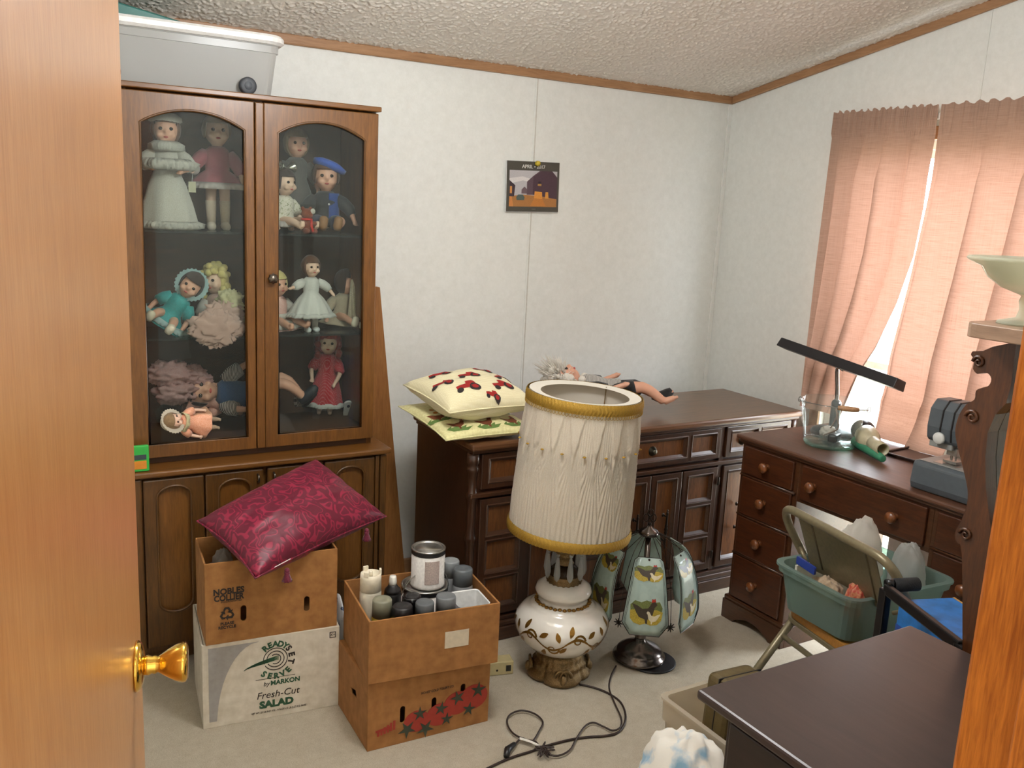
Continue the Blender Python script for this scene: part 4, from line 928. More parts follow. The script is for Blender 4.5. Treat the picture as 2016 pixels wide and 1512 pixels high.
shd = MB().grid(sh_fn, NP * 28, 40, True).build('shade', M_SHADE, lp, True)
M_LINER = cloth('shade_liner', '#ddd5c8', None, .8, 40, .3, 0)
MB().grid(lambda u, v: SA @ Vector(((RB0 - .008 + (RT0 - RB0) * v) * cos(2 * pi * u), (RB0 - .008 + (RT0 - RB0) * v) * sin(2 * pi * u), SHH * v * .995)), 64, 4, True).build('liner', M_LINER, shd, True)
MB().grid(lambda u, v: SA @ Vector(((RT0 + .001 - .038 * v) * cos(2 * pi * u), (RT0 + .001 - .038 * v) * sin(2 * pi * u), SHH + .002 - .006 * v)), 64, 3, True).build('top_rim', cloth('rim_fabric', '#ece6d8', None, .8, 60, .2, 0), shd, True)
M_BRAID = plain('gold_braid', '#b08a34', .45, .45, .3, 120, .4)
for z0_, z1_, r0 in ((SHH - .034, SHH + .002, RT0 + .0075), (-.004, .030, RB0 + .0045)):
    def bf(u, v):
        a = 2 * pi * u; r = r0 - (z0_ + (z1_ - z0_) * v if z0_ < .1 else 0) * .04 + .0035 * sin(pi * v) + .0020 * cos(a * 96 + (7 if v > .5 else -7) * v)
        return SA @ Vector((r * cos(a), r * sin(a), z0_ + (z1_ - z0_) * v))
    MB().grid(bf, 300, 8, True).build('gold_braid', M_BRAID, shd, True)
fm = MB()
for k in range(110):
    a = 2 * pi * k / 110; r = RT0 + .0105; c = Vector((r * cos(a), r * sin(a), SHH - .036)); e = Vector((-sin(a), cos(a), 0))
    fm.tube([SA @ (c + e * .0045 * cos(w) + Vector((0, 0, .006 * sin(w) - .002))) for w in [j * pi / 4 for j in range(8)]], .0010, 4, True)
fm.build('loop_fringe', M_BRAID, shd, True)
pm = MB()
for k in range(NP):
    a = 2 * pi * k / NP; r = RB0 + (RT0 - RB0) * tp + .012; c = SA @ Vector((r * cos(a), r * sin(a), SHH * tp - .002)); pm.ball(c, (.006, .006, .003), 8, 5)
pm.build('gather_bead', M_BRAID, shd, True)
for k in range(3):
    a = 2 * pi * k / 3 + .5; MB().tube([SA @ Vector((.012 * cos(a), .012 * sin(a), .105)), SA @ Vector(((RT0 - .03) * cos(a), (RT0 - .03) * sin(a), .105 + .02))], .0015, 5).build('spider_arm', M_ANT, lp)
MB().tube([SA @ Vector((.15, .08, .0)), SA @ Vector((.142, .075, SHH))], .002, 6).build('shade_wire', M_ANT, shd)
def floorpts(cr, z=.0045, sc=3.024): return [P(960 + x / sc, 1000 + y / sc, 2, z) for x, y in cr]
M_CORD = plain('brown_cord', '#2e1f18', .5)
c1 = [(545, 1050), (640, 1072), (720, 1105), (790, 1155), (820, 1225), (812, 1290), (770, 1340), (690, 1358), (600, 1364), (500, 1378), (410, 1400), (340, 1420), (250, 1452), (160, 1480), (80, 1512), (-20, 1560)]
MB().tube(spline(floorpts(c1), 6), .0036, 6).build('cord', M_CORD, lp, True)

# ================================================================== TOUCH LAMP with cockerel glass panels
t0 = P(1257, 1297, 2, 0); TX, TY = t0.x, t0.y
tl = thing('touch_lamp', 'small metal lamp with mint glass panels painted with cockerels', 'lamp', (TX, TY, .008)); A = T(TX, TY, .008)
M_NICK = plain('dark_nickel', '#6d6560', .22, .95, .15, 30)
MB().lathe([(.094, .0), (.097, .006), (.094, .014), (.086, .020), (.084, .028), (.078, .036), (.055, .050), (.030, .062), (.020, .070), (.018, .078)], 48, A).build('base', M_NICK, tl, True)
MB().lathe([(.018, .076), (.021, .082), (.018, .088), (.021, .094), (.018, .1), (.021, .106), (.018, .112), (.0165, .13), (.018, .16), (.021, .19), (.016, .205), (.012, .21), (.010, .48)], 28, A).build('stem', M_NICK, tl, True)
MB().lathe([(.010, .468), (.034, .472), (.037, .480), (.030, .490), (.012, .498), (.008, .506)], 28, A).build('cap', M_NICK, tl, True)
f_ = MB().ball(A @ Vector((0, 0, .512)), .007, 10, 8)
for s in (-1, 0, 1):
    cc = A @ Vector((.012 * s * cos(YAW), -.012 * s * sin(YAW), .535 + (.018 if s == 0 else 0)))
    f_.tube([cc + Vector((.010 * cos(w) * cos(YAW), -.010 * cos(w) * sin(YAW), .014 * sin(w))) for w in [j * pi / 6 for j in range(12)]], .0022, 6, True)
f_.build('finial', M_BLACKMET, tl, True)
M_MINT = cloth('mint_frosted_glass', '#cfe0d8', '#c3d6ce', .15, 6, .35, 0, sheen=0)
M_YEL = plain('hay_yellow', '#b09a3a', .4, 0, .6, 130); M_BUSH = plain('bush_green', '#6b7440', .4, 0, .6, 130); M_BIRD = plain('bird_black', '#443a30', .4, 0, .7, 200); M_CMB = plain('bird_red', '#b03020', .4); M_BIRDW = plain('bird_cream', '#d8cdb0', .4)
BUSHP = [(-.6, .0), (-.62, .25), (-.45, .42), (-.2, .36), (0, .45), (.25, .38), (.5, .42), (.62, .2), (.6, .0)]
HAYP = [(-.62, .05), (-.3, .1), (0, .05), (.4, .12), (.64, .05), (.6, -.25), (.45, -.42), (.2, -.46), (0, -.4), (-.2, -.47), (-.45, -.4), (-.6, -.25)]
def glass_panel(ang):
    def surf(s, t, off=0.0):
        """s: metres across, t 0..1 bottom->top"""
        th = radians(12 + 62 * t); R0 = .275
        r = .185 - R0 * (1 - cos(radians(52 * t))) * .62 - .010 * (1 - t) ** 3; z = .172 + .262 * sin(radians(90 * t) * .82) / sin(radians(90 * .82))
        return A @ (Matrix.Rotation(ang, 4, 'Z') @ Vector((r + off, s, z)))
    def hw(t): return (.050 + .029 * min(1, t / .13)) if t < .13 else (.079 - .030 * (t - .13) / .80) if t < .93 else .049 - .012 * (t - .93) / .07
    ts = [0, .06, .13] + [.13 + .80 * k / 10 for k in range(1, 11)] + [.965, 1.0]
    m = MB(); vs = []
    for t in ts:
        for j in range(5): vs.append(surf(hw(t) * (j / 2 - 1), t))
    m.add(vs, [(i * 5 + j, i * 5 + j + 1, i * 5 + j + 6, i * 5 + j + 5) for i in range(len(ts) - 1) for j in range(4)])
    g_ = m.build('glass_panel', M_MINT, tl, True, solid=.003)
    loop = [surf(hw(t), t, .002) for t in ts] + [surf(-hw(t), t, .002) for t in reversed(ts)]
    MB().tube(loop, .0014, 5, True).build('edge_wire', M_BLACKMET, g_)
    for dx in (.006, .010):
        loop = [surf(hw(t) - dx, t, .002) for t in ts[1:-1]]; 
        MB().tube(loop, .0005, 4).build('etched_line', M_BLACKMET, g_); MB().tube([surf(-hw(t) + dx, t, .002) for t in ts[1:-1]], .0005, 4).build('etched_line', M_BLACKMET, g_)
    for ct, sc in ((.25, .088), (.72, .078)):
        f2 = lambda u, v, off, ct=ct: surf(u, ct + v / .30, off)
        k = lambda pts, s: [(x * s, y * s) for x, y in pts]
        decal(f2, k(BUSHP, sc), M_BUSH, g_, 'painted_bush', .0022, 1); decal(f2, k(HAYP, sc), M_YEL, g_, 'painted_hay', .0024, 1)
        decal(f2, [(x * sc * .75 , y * sc * .75 + .004) for x, y in ROOST], M_BIRD, g_, 'painted_cockerel', .0028, 1); decal(f2, [(x * sc * .75, y * sc * .75 + .004) for x, y in COMB], M_CMB, g_, 'painted_comb', .0031, 1)
        decal(f2, [(-x * sc * .42 + .022, y * sc * .42 - .014) for x, y in reversed(ROOST)], M_BIRDW, g_, 'painted_hen', .0030, 1)
    MB().ball(surf(0, .95, .003), .004, 8, 6).build('rivet', M_BLACKMET, g_, True)
    for s in (-1, 1):
        MB().tube([surf(s * hw(1), 1.0), A @ (Matrix.Rotation(ang, 4, 'Z') @ Vector((.034, s * .012, .478)))], .0014, 5).build('top_wire', M_BLACKMET, tl)
    a2 = ang + pi / 6
    rib = [A @ (Matrix.Rotation(a2, 4, 'Z') @ Vector((r, 0, z))) for r, z in ((.035, .478), (.085, .455), (.125, .41), (.155, .35), (.170, .28), (.176, .20))]
    MB().tube(spline(rib, 4), .0012, 5).build('rib_wire', M_BLACKMET, tl)
    sm_ = MB().ball(rib[-1], .007, 8, 6)
    for w in range(8): sm_.tube([rib[-1], rib[-1] + Matrix.Rotation(a2, 3, 'Z') @ Vector((.004, .017 * cos(w * pi / 4), .017 * sin(w * pi / 4)))], [.004, .0012], 5)
    sm_.build('star_ornament', M_BLACKMET, tl)
FA = math.atan2(-TY, -TX) + radians(4)
for k in range(6): glass_panel(FA + k * pi / 3)
c2 = [(765, 940), (735, 1000), (724, 1075), (760, 1170), (795, 1250), (790, 1305), (745, 1325), (690, 1302), (630, 1278), (580, 1300), (530, 1370), (490, 1440), (420, 1475), (345, 1462), (312, 1430), (285, 1392), (220, 1378), (150, 1340), (116, 1280), (132, 1232), (200, 1206), (280, 1226), (328, 1272), (310, 1322), (262, 1392), (205, 1372), (160, 1410)]
MB().tube(spline(floorpts(c2, .010), 6), .0030, 6).build('cord', M_CORD, tl, True)
pl = floorpts([(160, 1405), (118, 1440), (112, 1478)], .014); MB().tube(pl, [.007, .011, .009], 8).build('plug', plain('black_plug', '#171414', .4), tl, True)
lb = floorpts([(190, 1372), (270, 1390), (320, 1425)], .016); MB().grid(lambda u, v: lb[0] * (1 - u) ** 2 + lb[1] * 2 * u * (1 - u) + lb[2] * u * u + Vector((.006 * (v - .5), .010 * (v - .5), 0)), 8, 1).build('cord_tag', plain('paper_white', '#dcd8ce', .7), tl, solid=.0008)
kn_ = MB()
for k in range(9):
    a = k * .7; pts = floorpts([(330 + 10 * cos(a), 1425 + 10 * sin(a)), (340 + 60 * cos(a * 1.7), 1440 + 48 * sin(a * 1.7)), (335 + 14 * cos(a + 2), 1430 + 14 * sin(a + 2))], .016); kn_.tube(spline(pts, 4), .0022, 5)
kn_.build('cord_tie', M_CORD, tl, True)
dsk = MB().lathe([(.088, .0005), (.090, .002), (.090, .0065), (.086, .0078), (0, .0078)], 40, T(P(1281, 1303, 2, 0).x, P(1281, 1303, 2, 0).y, 0)).build('round_mat', plain('black_rubber', '#16151a', .45), None, True, loc=(P(1281, 1303, 2, 0).x, P(1281, 1303, 2, 0).y, 0))
tag(dsk, 'flat round black disc under the small cockerel lamp', 'disc')
q = P(985, 1322, 2, 0); ad = thing('power_adapter', 'beige plug-in adapter block on the carpet beside the spray can boxes', 'adapter', (q.x, q.y, 0), radians(-14)); Mx = ORG[ad.name]
MB().box(-.052, .040, -.026, .026, .0005, .050, Mx).build('case', plain('beige_plastic', '#b9aa7e', .45), ad, bevel=.004)
MB().box(.012, .030, -.0275, -.0262, .014, .036, Mx).build('socket', plain('dark_socket', '#26241f', .4), ad)
MB().lathe([(.004, 0), (.004, .001), (0, .001)], 10, Mx @ T(-.02, -.0262, .02, rx=pi / 2)).build('screw', M_BLACKMET, ad)
# ================================================================== THINGS ON THE DESK
M_BUCK = clear_glass('bucket_glass', '#f8fbfa', .02, .03, '#e8f2ee', 1.5)
bp = P(1632, 876, 2, DKZ); BX, BY = bp.x, bp.y
bk = thing('glass_bucket', 'clear ribbed glass bucket with wire bail handle on the desk', 'bucket', (BX, BY, DKZ)); A = T(BX, BY, DKZ)
rp = lambda a, t: .012 * cos(16 * a)
MB().lathe([(.085, .0005), (.093, .004), (.096, .016), (.100, .030), (.104, .075), (.1045, .078), (.107, .079), (.118, .150), (.1235, .163), (.125, .170), (.122, .173), (.117, .170), (.108, .120), (.101, .079), (.095, .028), (.088, .018), (0, .016)], 64, A, rip=lambda a, t: .010 * cos(16 * a) if .28 < t < .6 else 0, cap=True).build('bowl', M_BUCK, bk, True)
MB().lathe([(.0, .001), (.09, .001), (.0955, .012), (.09, .014), (0, .012)], 40, A).build('thick_base', clear_glass('bucket_base_glass', '#cfe6da', .03, .15, '#d8ece2', 1.5), bk, True)
d_ = Vector((.42, -.90, 0)); e_ = Vector((d_.y, -d_.x, 0)) * -1
hp = [A @ (d_ * .128 * s + Vector((0, 0, .158))) for s in (-1, 1)]
M_WIRE = plain('wire_steel', '#8c8a86', .3, .9)
bail = [A @ (d_ * (-.128 * cos(w)) + Vector((-.10, -.05, 0)) * sin(w) * 1.0 + Vector((0, 0, .158 + .012 * sin(w)))) for w in [k * pi / 20 for k in range(21)]]
MB().tube(bail, .0018, 6).tube([hp[0] + Vector((.010 * cos(w), 0, .010 * sin(w))) for w in [k * pi / 5 for k in range(10)]], .0015, 5, True).tube([hp[1] + Vector((.010 * cos(w), 0, .010 * sin(w))) for w in [k * pi / 5 for k in range(10)]], .0015, 5, True).build('bail', M_WIRE, bk, True)
MB().tube(bail[12:17], [.008, .010, .0105, .010, .008], 12).build('wooden_grip', wood('pale_grip', '#c9a27c', '#a87c56', 'y', 30, 6, .5, .1), bk, True)
o = MB().tube(spline([A @ Vector(p) for p in ((-.06, -.02, .05), (0, -.03, .07), (.03, .0, .10), (.04, .02, .135))], 5), .003, 6).tube(spline([A @ Vector(p) for p in ((.0, .03, .022), (.03, .02, .07), (.045, .01, .12))], 5), .0025, 6).build('sewing_tool', plain('tool_brown', '#8f7a6c', .4), None, True, loc=(BX, BY, DKZ + .018)); tag(o, 'thin brown tool leaning inside the glass bucket', 'tool')
o = MB().box(-.03, .03, -.018, .018, .0185, .05, A @ T(.0, -.02, 0, rz=.4)).build('black_clip', plain('black_clip', '#1c1c1e', .35), None, bevel=.008, loc=(BX, BY, DKZ)); tag(o, 'small black gadget at the bottom of the glass bucket', 'gadget')
o = crumple((BX + .03, BY + .035, DKZ + .04), (.03, .025, .022), '', None, .3, 15, 2, DKZ + .0185).build('tape_roll', plain('tape_cream', '#d8cfc4', .5), None, True, loc=(BX, BY, DKZ)); tag(o, 'cream bundle in the glass bucket beside the black gadget', 'bundle')

# hair dryer
q = P(1700, 888, 2, DKZ); hd = thing('hair_dryer', 'hair dryer with green handle and beige nozzle beside the glass bucket', 'hair dryer', (q.x, q.y, DKZ))
M_GRN = plain('dryer_green', '#3f8a6a', .35); M_BEI = plain('dryer_beige', '#c4bb9c', .4); M_BLK = plain('black_plastic', '#221f20', .35)
h0, h1 = P(1672, 868, 2, DKZ + .022), P(1725, 903, 2, DKZ + .016); dsh = Vector((.022, -.012, 0)); h0 += dsh; h1 += dsh
MB().tube([h0, h0.lerp(h1, .3), h0.lerp(h1, .7), h1], [.022, .020, .017, .013], 14).build('handle', M_GRN, hd, True, bevel=.003)
b0, b1, b2 = P(1687, 848, 2, DKZ + .048) + dsh, P(1698, 866, 2, DKZ + .045) + dsh, P(1722, 885, 2, DKZ + .040) + dsh
MB().ball(b0, (.042, .048, .044), 20, 14).build('motor_housing', M_BLK, hd, True)
dn_ = (b2 - b1).normalized()
MB().tube([b0.lerp(b1, .55), b0.lerp(b1, .9), b1, b1.lerp(b2, .35)], [.043, .043, .038, .026], 24).build('collar', M_BEI, hd, True)
Mx = frame(b1.lerp(b2, .25), dn_.cross(Vector((0, 0, 1))), Vector((0, 0, 1))); L_ = (b2 - b1).length * .85
zs = 1 if (Mx.to_3x3() @ Vector((0, 0, 1))).dot(dn_) > 0 else -1
MB().lathe([(.027, 0), (.024, zs * L_ * .5), (.023, zs * L_), (.020, zs * L_), (.020, zs * L_ * .4), (0, zs * L_ * .3)], 24, Mx).build('nozzle', M_BEI, hd, True)

# fluorescent desk lamp
la, lb_ = P(1541, 677, 0, 2.86), P(1773, 760, 0, 2.86)
lc = (la + lb_) / 2; ldir = (lb_ - la).normalized(); q = P(1662, 838, 2, DKZ)
dl = thing('desk_lamp', 'black fluorescent desk lamp with long tilted bar shade', 'lamp', (2.90, 2.33, DKZ))
Mx = frame(la, ldir, Vector((.35, 0, 1))); LL = (lb_ - la).length
MB().add([Mx @ Vector(p) for p in ((0, -.016, -.035), (LL, -.016, -.035), (LL, -.016, .035), (0, -.016, .035), (.004, .022, -.030), (LL - .004, .022, -.030), (LL - .004, .022, .030), (.004, .022, .030))], [(0, 1, 2, 3), (4, 7, 6, 5), (0, 4, 5, 1), (1, 5, 6, 2), (2, 6, 7, 3), (3, 7, 4, 0)]).build('bar_shade', plain('lamp_black', '#1b181b', .45), dl, bevel=.003)
j0 = la + ldir * LL * .55
stem = spline([Vector((2.90, 2.33, DKZ + .02)), Vector((2.90, 2.33, DKZ + .12)), Vector((2.895, 2.33, DKZ + .18)), Vector((2.875, 2.325, j0.z - .02)), j0 + Vector((0, 0, -.015))], 6)
MB().tube(stem, .008, 10).build('gooseneck', plain('chrome', '#c8c8c8', .12, 1), dl, True)
MB().lathe([(.019, 0), (.019, .10), (.012, .11)], 20, T(2.90, 2.33, DKZ + .03)).build('sleeve', M_BLK, dl, True)
MB().lathe([(.085, .0005), (.088, .006), (.08, .018), (.03, .028), (.015, .032)], 32, T(2.90, 2.33, DKZ)).build('base', M_BLK, dl, True)

# dark tray under the curtain hem
tr = thing('tray', 'thin dark tray lying on the desk under the curtain hem', 'tray', (2.92, 1.92, DKZ), radians(3)); Mx = ORG[tr.name]
MB().extrude([rrect(-.085, .10, -.19, .13, .02)], 0, 0.004, lambda u, v, w: Mx @ Vector((u, v, .0008 + w))).build('tray_base', plain('tray_brown', '#3d2a24', .3), tr, bevel=.0015)
MB().tube([Mx @ Vector((p[0], p[1], .008)) for p in rrect(-.083, .098, -.188, .128, .02)], .005, 8, True).build('tray_rim', plain('tray_dark', '#2c1e1a', .3), tr, True)

# sewing machine
M_SEW = plain('machine_blue_grey', '#535a5f', .4, 0, .05); M_SEWL = plain('machine_grey_light', '#8d8f8c', .4); M_SEWC = plain('machine_cream', '#c9c4b4', .45); M_STEEL = plain('bed_steel', '#a7a5a0', .3, .8)
sx0 = 2.553; sw = thing('sewing_machine', 'blue-grey sewing machine at the end of the desk', 'sewing machine', (2.64, 1.56, DKZ)); Z = DKZ
y1 = P(1790, 950, 0, sx0).y; y0 = y1 - .40
prof = [(sx0 + .006, Z + .001), (sx0 - .002, Z + .024), (sx0 + .003, Z + .085), (sx0 + .016, Z + .094), (sx0 + .165, Z + .094), (sx0 + .175, Z + .085), (sx0 + .175, Z + .001)]
MB().extrude([prof], y0, y1, lambda u, v, w: (u, w, v)).build('base', M_SEW, sw, bevel=.006)
MB().box(sx0 + .02, sx0 + .165, y0 + .10, y1 - .01, Z + .0942, Z + .0965).build('bed_plate', M_SEWL, sw, bevel=.001)
MB().box(sx0 + .035, sx0 + .075, y1 - .13, y1 - .05, Z + .0966, Z + .0978).build('slide_plate', M_STEEL, sw); MB().box(sx0 + .03, sx0 + .06, y1 - .26, y1 - .17, Z + .0966, Z + .0978).build('bobbin_cover', M_SEWC, sw)
MB().box(sx0 + .05, sx0 + .15, y0 + .0, y0 + .10, Z + .093, Z + .30).build('column', M_SEW, sw, bevel=.014)
hx = sx0 + .045
hy1 = P(1829, 850, 0, hx).y; hy0 = hy1 - .135; ht = P(1850, 787, 0, hx).z; hb_ = P(1838, 868, 0, hx).z
MB().box(sx0 + .055, sx0 + .145, y0 + .05, hy0 + .03, hb_ + .03, ht - .008).build('arm', M_SEW, sw, bevel=.014)
head = [(hx - .012, hb_ + .012), (hx - .018, hb_ + .05), (hx - .012, ht - .028), (hx + .012, ht), (hx + .085, ht), (hx + .105, ht - .02), (hx + .105, hb_ + .01), (hx + .09, hb_), (hx, hb_)]
MB().extrude([head], hy0, hy1, lambda u, v, w: (u, w, v)).build('head', M_SEW, sw, bevel=.006)
for k in (.36, .64):
    yy = hy1 + (hy0 - hy1) * k; MB().tube([(hx - .0125, yy, hb_ + .012), (hx - .0185, yy, hb_ + .05), (hx - .0125, yy, ht - .028), (hx + .012, yy, ht + .0005), (hx + .07, yy, ht + .0005)], .0032, 6).build('thread_slot', M_BLK, sw)
MB().lathe([(.019, 0), (.019, .010), (.015, .014), (0, .014)], 24, T(hx - .014, hy1 - .05, hb_ + .018, ry=-pi / 2)).build('dial', plain('dial_white', '#d6d6d2', .35), sw, True)
MB().box(hx + .0, hx + .06, hy1 - .085, hy1 - .005, hb_ - .018, hb_ + .001).build('face_plate', M_SEWL, sw, bevel=.003)
fm = MB().tube([(hx + .03, hy1 - .07, hb_), (hx + .03, hy1 - .07, Z + .104)], .004, 8).tube([(hx + .03, hy1 - .085, hb_), (hx + .03, hy1 - .085, Z + .108)], .003, 8).box(hx + .01, hx + .05, hy1 - .10, hy1 - .055, Z + .100, Z + .108).box(hx + .015, hx + .045, hy1 - .095, hy1 - .06, Z + .125, Z + .15)
fm.build('presser_foot', M_STEEL, sw)
cr = thing('serger_cover', 'cream plastic dome part standing behind the sewing machine', 'cover', (2.80, 1.72, Z)); Mx = T(2.80, 1.73, Z)
MB().lathe([(.055, .0005), (.056, .03), (.045, .085), (.035, .12), (.02, .13), (0, .132)], 28, Mx).build('dome', M_SEWC, cr, True); MB().lathe([(.058, .0003), (.058, .006), (.055, .007)], 28, Mx).build('rim', M_SEWC, cr, True)

# ================================================================== FOLDING CHAIR AND ITS LOAD
ca = radians(-11); CH = Vector((2.165, 1.515, 0))
fc = thing('folding_chair', 'tan metal folding chair with brown vinyl seat, its back to the dark chest', 'chair', CH, ca); Mx = ORG[fc.name]
M_TAN = plain('tan_enamel', '#7d7359', .35, .35, .1, 20); M_VINYL = plain('brown_vinyl', '#9a6a2c', .45, 0, .15, 25, .15)
hw = .232
def arcp(p0, p1, p2, n=6): return [Vector(p0).lerp(Vector(p1), k / n).lerp(Vector(p1).lerp(Vector(p2), k / n), k / n) for k in range(n + 1)]
side = lambda s: [Vector((.235, s * hw, .012)), Vector((.04, s * hw, .40)), Vector((-.150, s * hw, .690))]
fr_ = side(1)[:3] + arcp((-.155, hw, .70), (-.190, hw, .765), (-.190, hw - .07, .765)) + arcp((-.190, -hw + .07, .765), (-.190, -hw, .765), (-.155, -hw, .70)) + side(-1)[::-1]
MB().tube([Mx @ Vector(p) for p in fr_], .0125, 12).build('back_frame', M_TAN, fc, True)
MB().grid(lambda u, v: Mx @ Vector((-.186 + .075 * v + .018 * (1 - (2 * u - 1) ** 2), (hw - .072) * (1 - 2 * u), .765 - .185 * v)), 14, 6).build('backrest', M_TAN, fc, True, solid=.003, bevel=.001)
for s in (-1, 1):
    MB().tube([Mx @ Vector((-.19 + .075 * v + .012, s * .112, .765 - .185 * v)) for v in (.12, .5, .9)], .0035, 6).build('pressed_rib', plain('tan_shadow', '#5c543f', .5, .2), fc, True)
    MB().tube([Mx @ Vector((-.11, s * hw, .63)), Mx @ Vector((-.118, s * (hw - .05), .60))], .006, 8).build('bracket', M_TAN, fc, True)
    MB().tube([Mx @ Vector((-.035, s * (hw - .03), .515)), Mx @ Vector((-.41, s * (hw - .03), .012))], .0125, 12).build('rear_leg', M_TAN, fc, True)
    for x, yy in ((.235, hw), (-.41, hw - .03)): MB().lathe([(.016, .0005), (.016, .018), (.0135, .024)], 14, Mx @ T(x, s * yy, 0)).build('foot_cap', M_BLK, fc, True)
MB().tube([Mx @ Vector((-.157, -hw + .03, .352)), Mx @ Vector((-.157, hw - .03, .352))], .009, 10).build('rear_stretcher', M_TAN, fc, True)
MB().tube([Mx @ Vector((.175, -hw, .13)), Mx @ Vector((.175, hw, .13))], .008, 10).build('front_stretcher', M_TAN, fc, True)
MB().extrude([rrect(-.165, .21, -.205, .205, .05, 6)], .414, .428, lambda u, v, w: Mx @ Vector((u, v, w + .02 * (u + .165)))).build('seat_pan', M_TAN, fc, bevel=.004)
MB().extrude([rrect(-.160, .205, -.20, .20, .05, 6)], .428, .455, lambda u, v, w: Mx @ Vector((u, v, w + .02 * (u + .165)))).build('seat_pad', M_VINYL, fc, bevel=.009)

ta = radians(-4); TBZ = .4645; tc = Vector((2.182, 1.585, TBZ))
tb_ = thing('plastic_tub', 'teal translucent plastic tub resting on the folding chair seat', 'tub', tc, ta); Mx = ORG[tb_.name]
M_TEAL = clear_glass('teal_plastic', '#c6d8d3', .2, .45, '#a6bdb6', 1.3)
def shell(loops_z):
    m = MB()
    for (l0, z0_), (l1, z1_) in zip(loops_z, loops_z[1:]):
        n = len(l0); m.add([(p[0], p[1], z0_) for p in l0] + [(p[0], p[1], z1_) for p in l1], [(i, (i + 1) % n, n + (i + 1) % n, n + i) for i in range(n)])
    l0, z0_ = loops_z[0]; m.add([(p[0], p[1], z0_) for p in l0], [tuple(range(len(l0)))])
    l0, z0_ = loops_z[-1]; m.add([(p[0], p[1], z0_) for p in l0], [tuple(range(len(l0)))])
    return m
def tub_part(t, w, d, h, th, r, flare, mat, lip=.012, name='body'):
    Mx = ORG[t.name]
    R_ = lambda k, q=0: rrect(-w / 2 - k + q, w / 2 + k - q, -d / 2 - k + q, d / 2 + k - q, max(.004, r - q), 5)
    m = shell([(R_(-flare), .0), (R_(-.1 * flare), h * .82), (R_(lip * .5), h * .82 + .001), (R_(lip * .6), h - .008), (R_(lip), h - .006), (R_(lip), h), (R_(0, th), h), (R_(-flare * .9, th), th)])
    m.v = [Mx @ v for v in m.v]; return m.build(name, mat, t)
tub_part(tb_, .40, .30, .138, .004, .045, .02, M_TEAL)
def tubpt(x, y, z): return ORG[tb_.name] @ Vector((x, y, z))
o = MB().box(-.145, .02, -.006, .002, .006, .125, ORG[tb_.name] @ T(.0, .124, 0, rx=.0)).build('paper_sheaf', plain('paper_white2', '#d9d5c6', .7), None, loc=tubpt(0, .11, .01)); tag(o, 'upright sheaf of white papers at the end of the teal tub', 'papers')
o = crumple(tubpt(.02, .045, .13), (.085, .058, .145), '', None, .15, 13, 11, TBZ + .008).build('plastic_bag', clear_glass('white_bag', '#f4f4f0', .25, .72, '#e8e4dc'), None, True, loc=tubpt(-.07, .04, .01)); tag(o, 'white plastic bag standing tall in the teal tub', 'bag')
o = crumple(tubpt(.115, -.055, .11), (.05, .05, .115), '', None, .16, 13, 5, TBZ + .008).build('plastic_bag', clear_glass('clear_bag', '#eef0ee', .2, .45, '#dfe0dc'), None, True, loc=tubpt(.12, -.03, .01)); tag(o, 'smaller clear plastic bag at the desk end of the teal tub', 'bag')
o = crumple(tubpt(-.10, -.085, .08), (.045, .035, .07), '', None, .3, 15, 9, TBZ + .008).build('red_packet', cloth('red_orange_pack', '#b8402e', '#c98a62', .5, 14, 0, .2), None, True, loc=tubpt(-.12, -.085, .01)); tag(o, 'crumpled red and orange packet in the teal tub', 'packet')
o = MB().extrude([rrect(-.045, .045, -.012, .012, .004)], -.003, .003, lambda u, v, w: frame(P(1587, 1113, 2, TBZ + .140), (-.25, -1, 0), (0, 0, 1)) @ Vector((u, v, w))).build('bag_clip', plain('blue_clip', '#2c3f8f', .4), None, loc=P(1587, 1113, 2, TBZ + .140)); tag(o, 'flat blue plastic clip on a bag in the teal tub', 'clip')
o = crumple(tubpt(-.12, .02, .065), (.038, .055, .055), '', None, .3, 15, 21, TBZ + .008).build('brown_bag', cloth('kraft_paper', '#b79f84', '#a68d70', .8, 12), None, True, loc=tubpt(-.135, .01, .01)); tag(o, 'crumpled tan paper bag under the chair back in the teal tub', 'bag')

# black folding cart and blue carton
cA = P(1745, 1153, 2, .75); cB = P(1893, 1268, 2, .735); cG = P(1806, 1150, 2, .75); up = Vector((0, 0, 1)); side_ = (cG - cA).normalized()
ct = thing('folding_cart', 'black tubular folding cart with foam grip beside the blue carton', 'cart', (cA.x, cA.y, 0)); M_TUBE = plain('black_tube', '#151416', .3, .3); M_FOAM = plain('black_foam', '#1b1b1d', .85, 0, .1, 60, .3)
g = lambda p, z: Vector((p.x, p.y, z))
MB().box(-.014, .014, -.010, .010, .03, .742, T(cA.x, cA.y, 0, rz=math.atan2((cB - cA).y, (cB - cA).x))).build('post', M_TUBE, ct, bevel=.004)
MB().box(-.014, .014, -.010, .010, .03, .735, T(cB.x, cB.y, 0, rz=math.atan2((cB - cA).y, (cB - cA).x))).build('post', M_TUBE, ct, bevel=.004)
MB().box(0, (cB - cA).length, -.009, .009, -.020, .006, frame(cA, cB - cA, up.cross(cB - cA))).build('top_bar', M_TUBE, ct, bevel=.004)
MB().tube([cA + up * .004, cA + side_ * .02 + up * .004], .012, 10).build('elbow', M_TUBE, ct, True); MB().tube([cA + side_ * .018, cG], .0165, 16).build('foam_grip', M_FOAM, ct, True)
MB().tube([g(cA, .55), g(cB, .55)], .003, 8).build('wire_brace', plain('steel_wire', '#7a7c80', .3, .8), ct)
MB().box(-.0, (cB - cA).length, -.10, .02, .03, .05, frame(g(cA, 0), cB - cA, up.cross(cB - cA))).build('platform', M_TUBE, ct, bevel=.004)
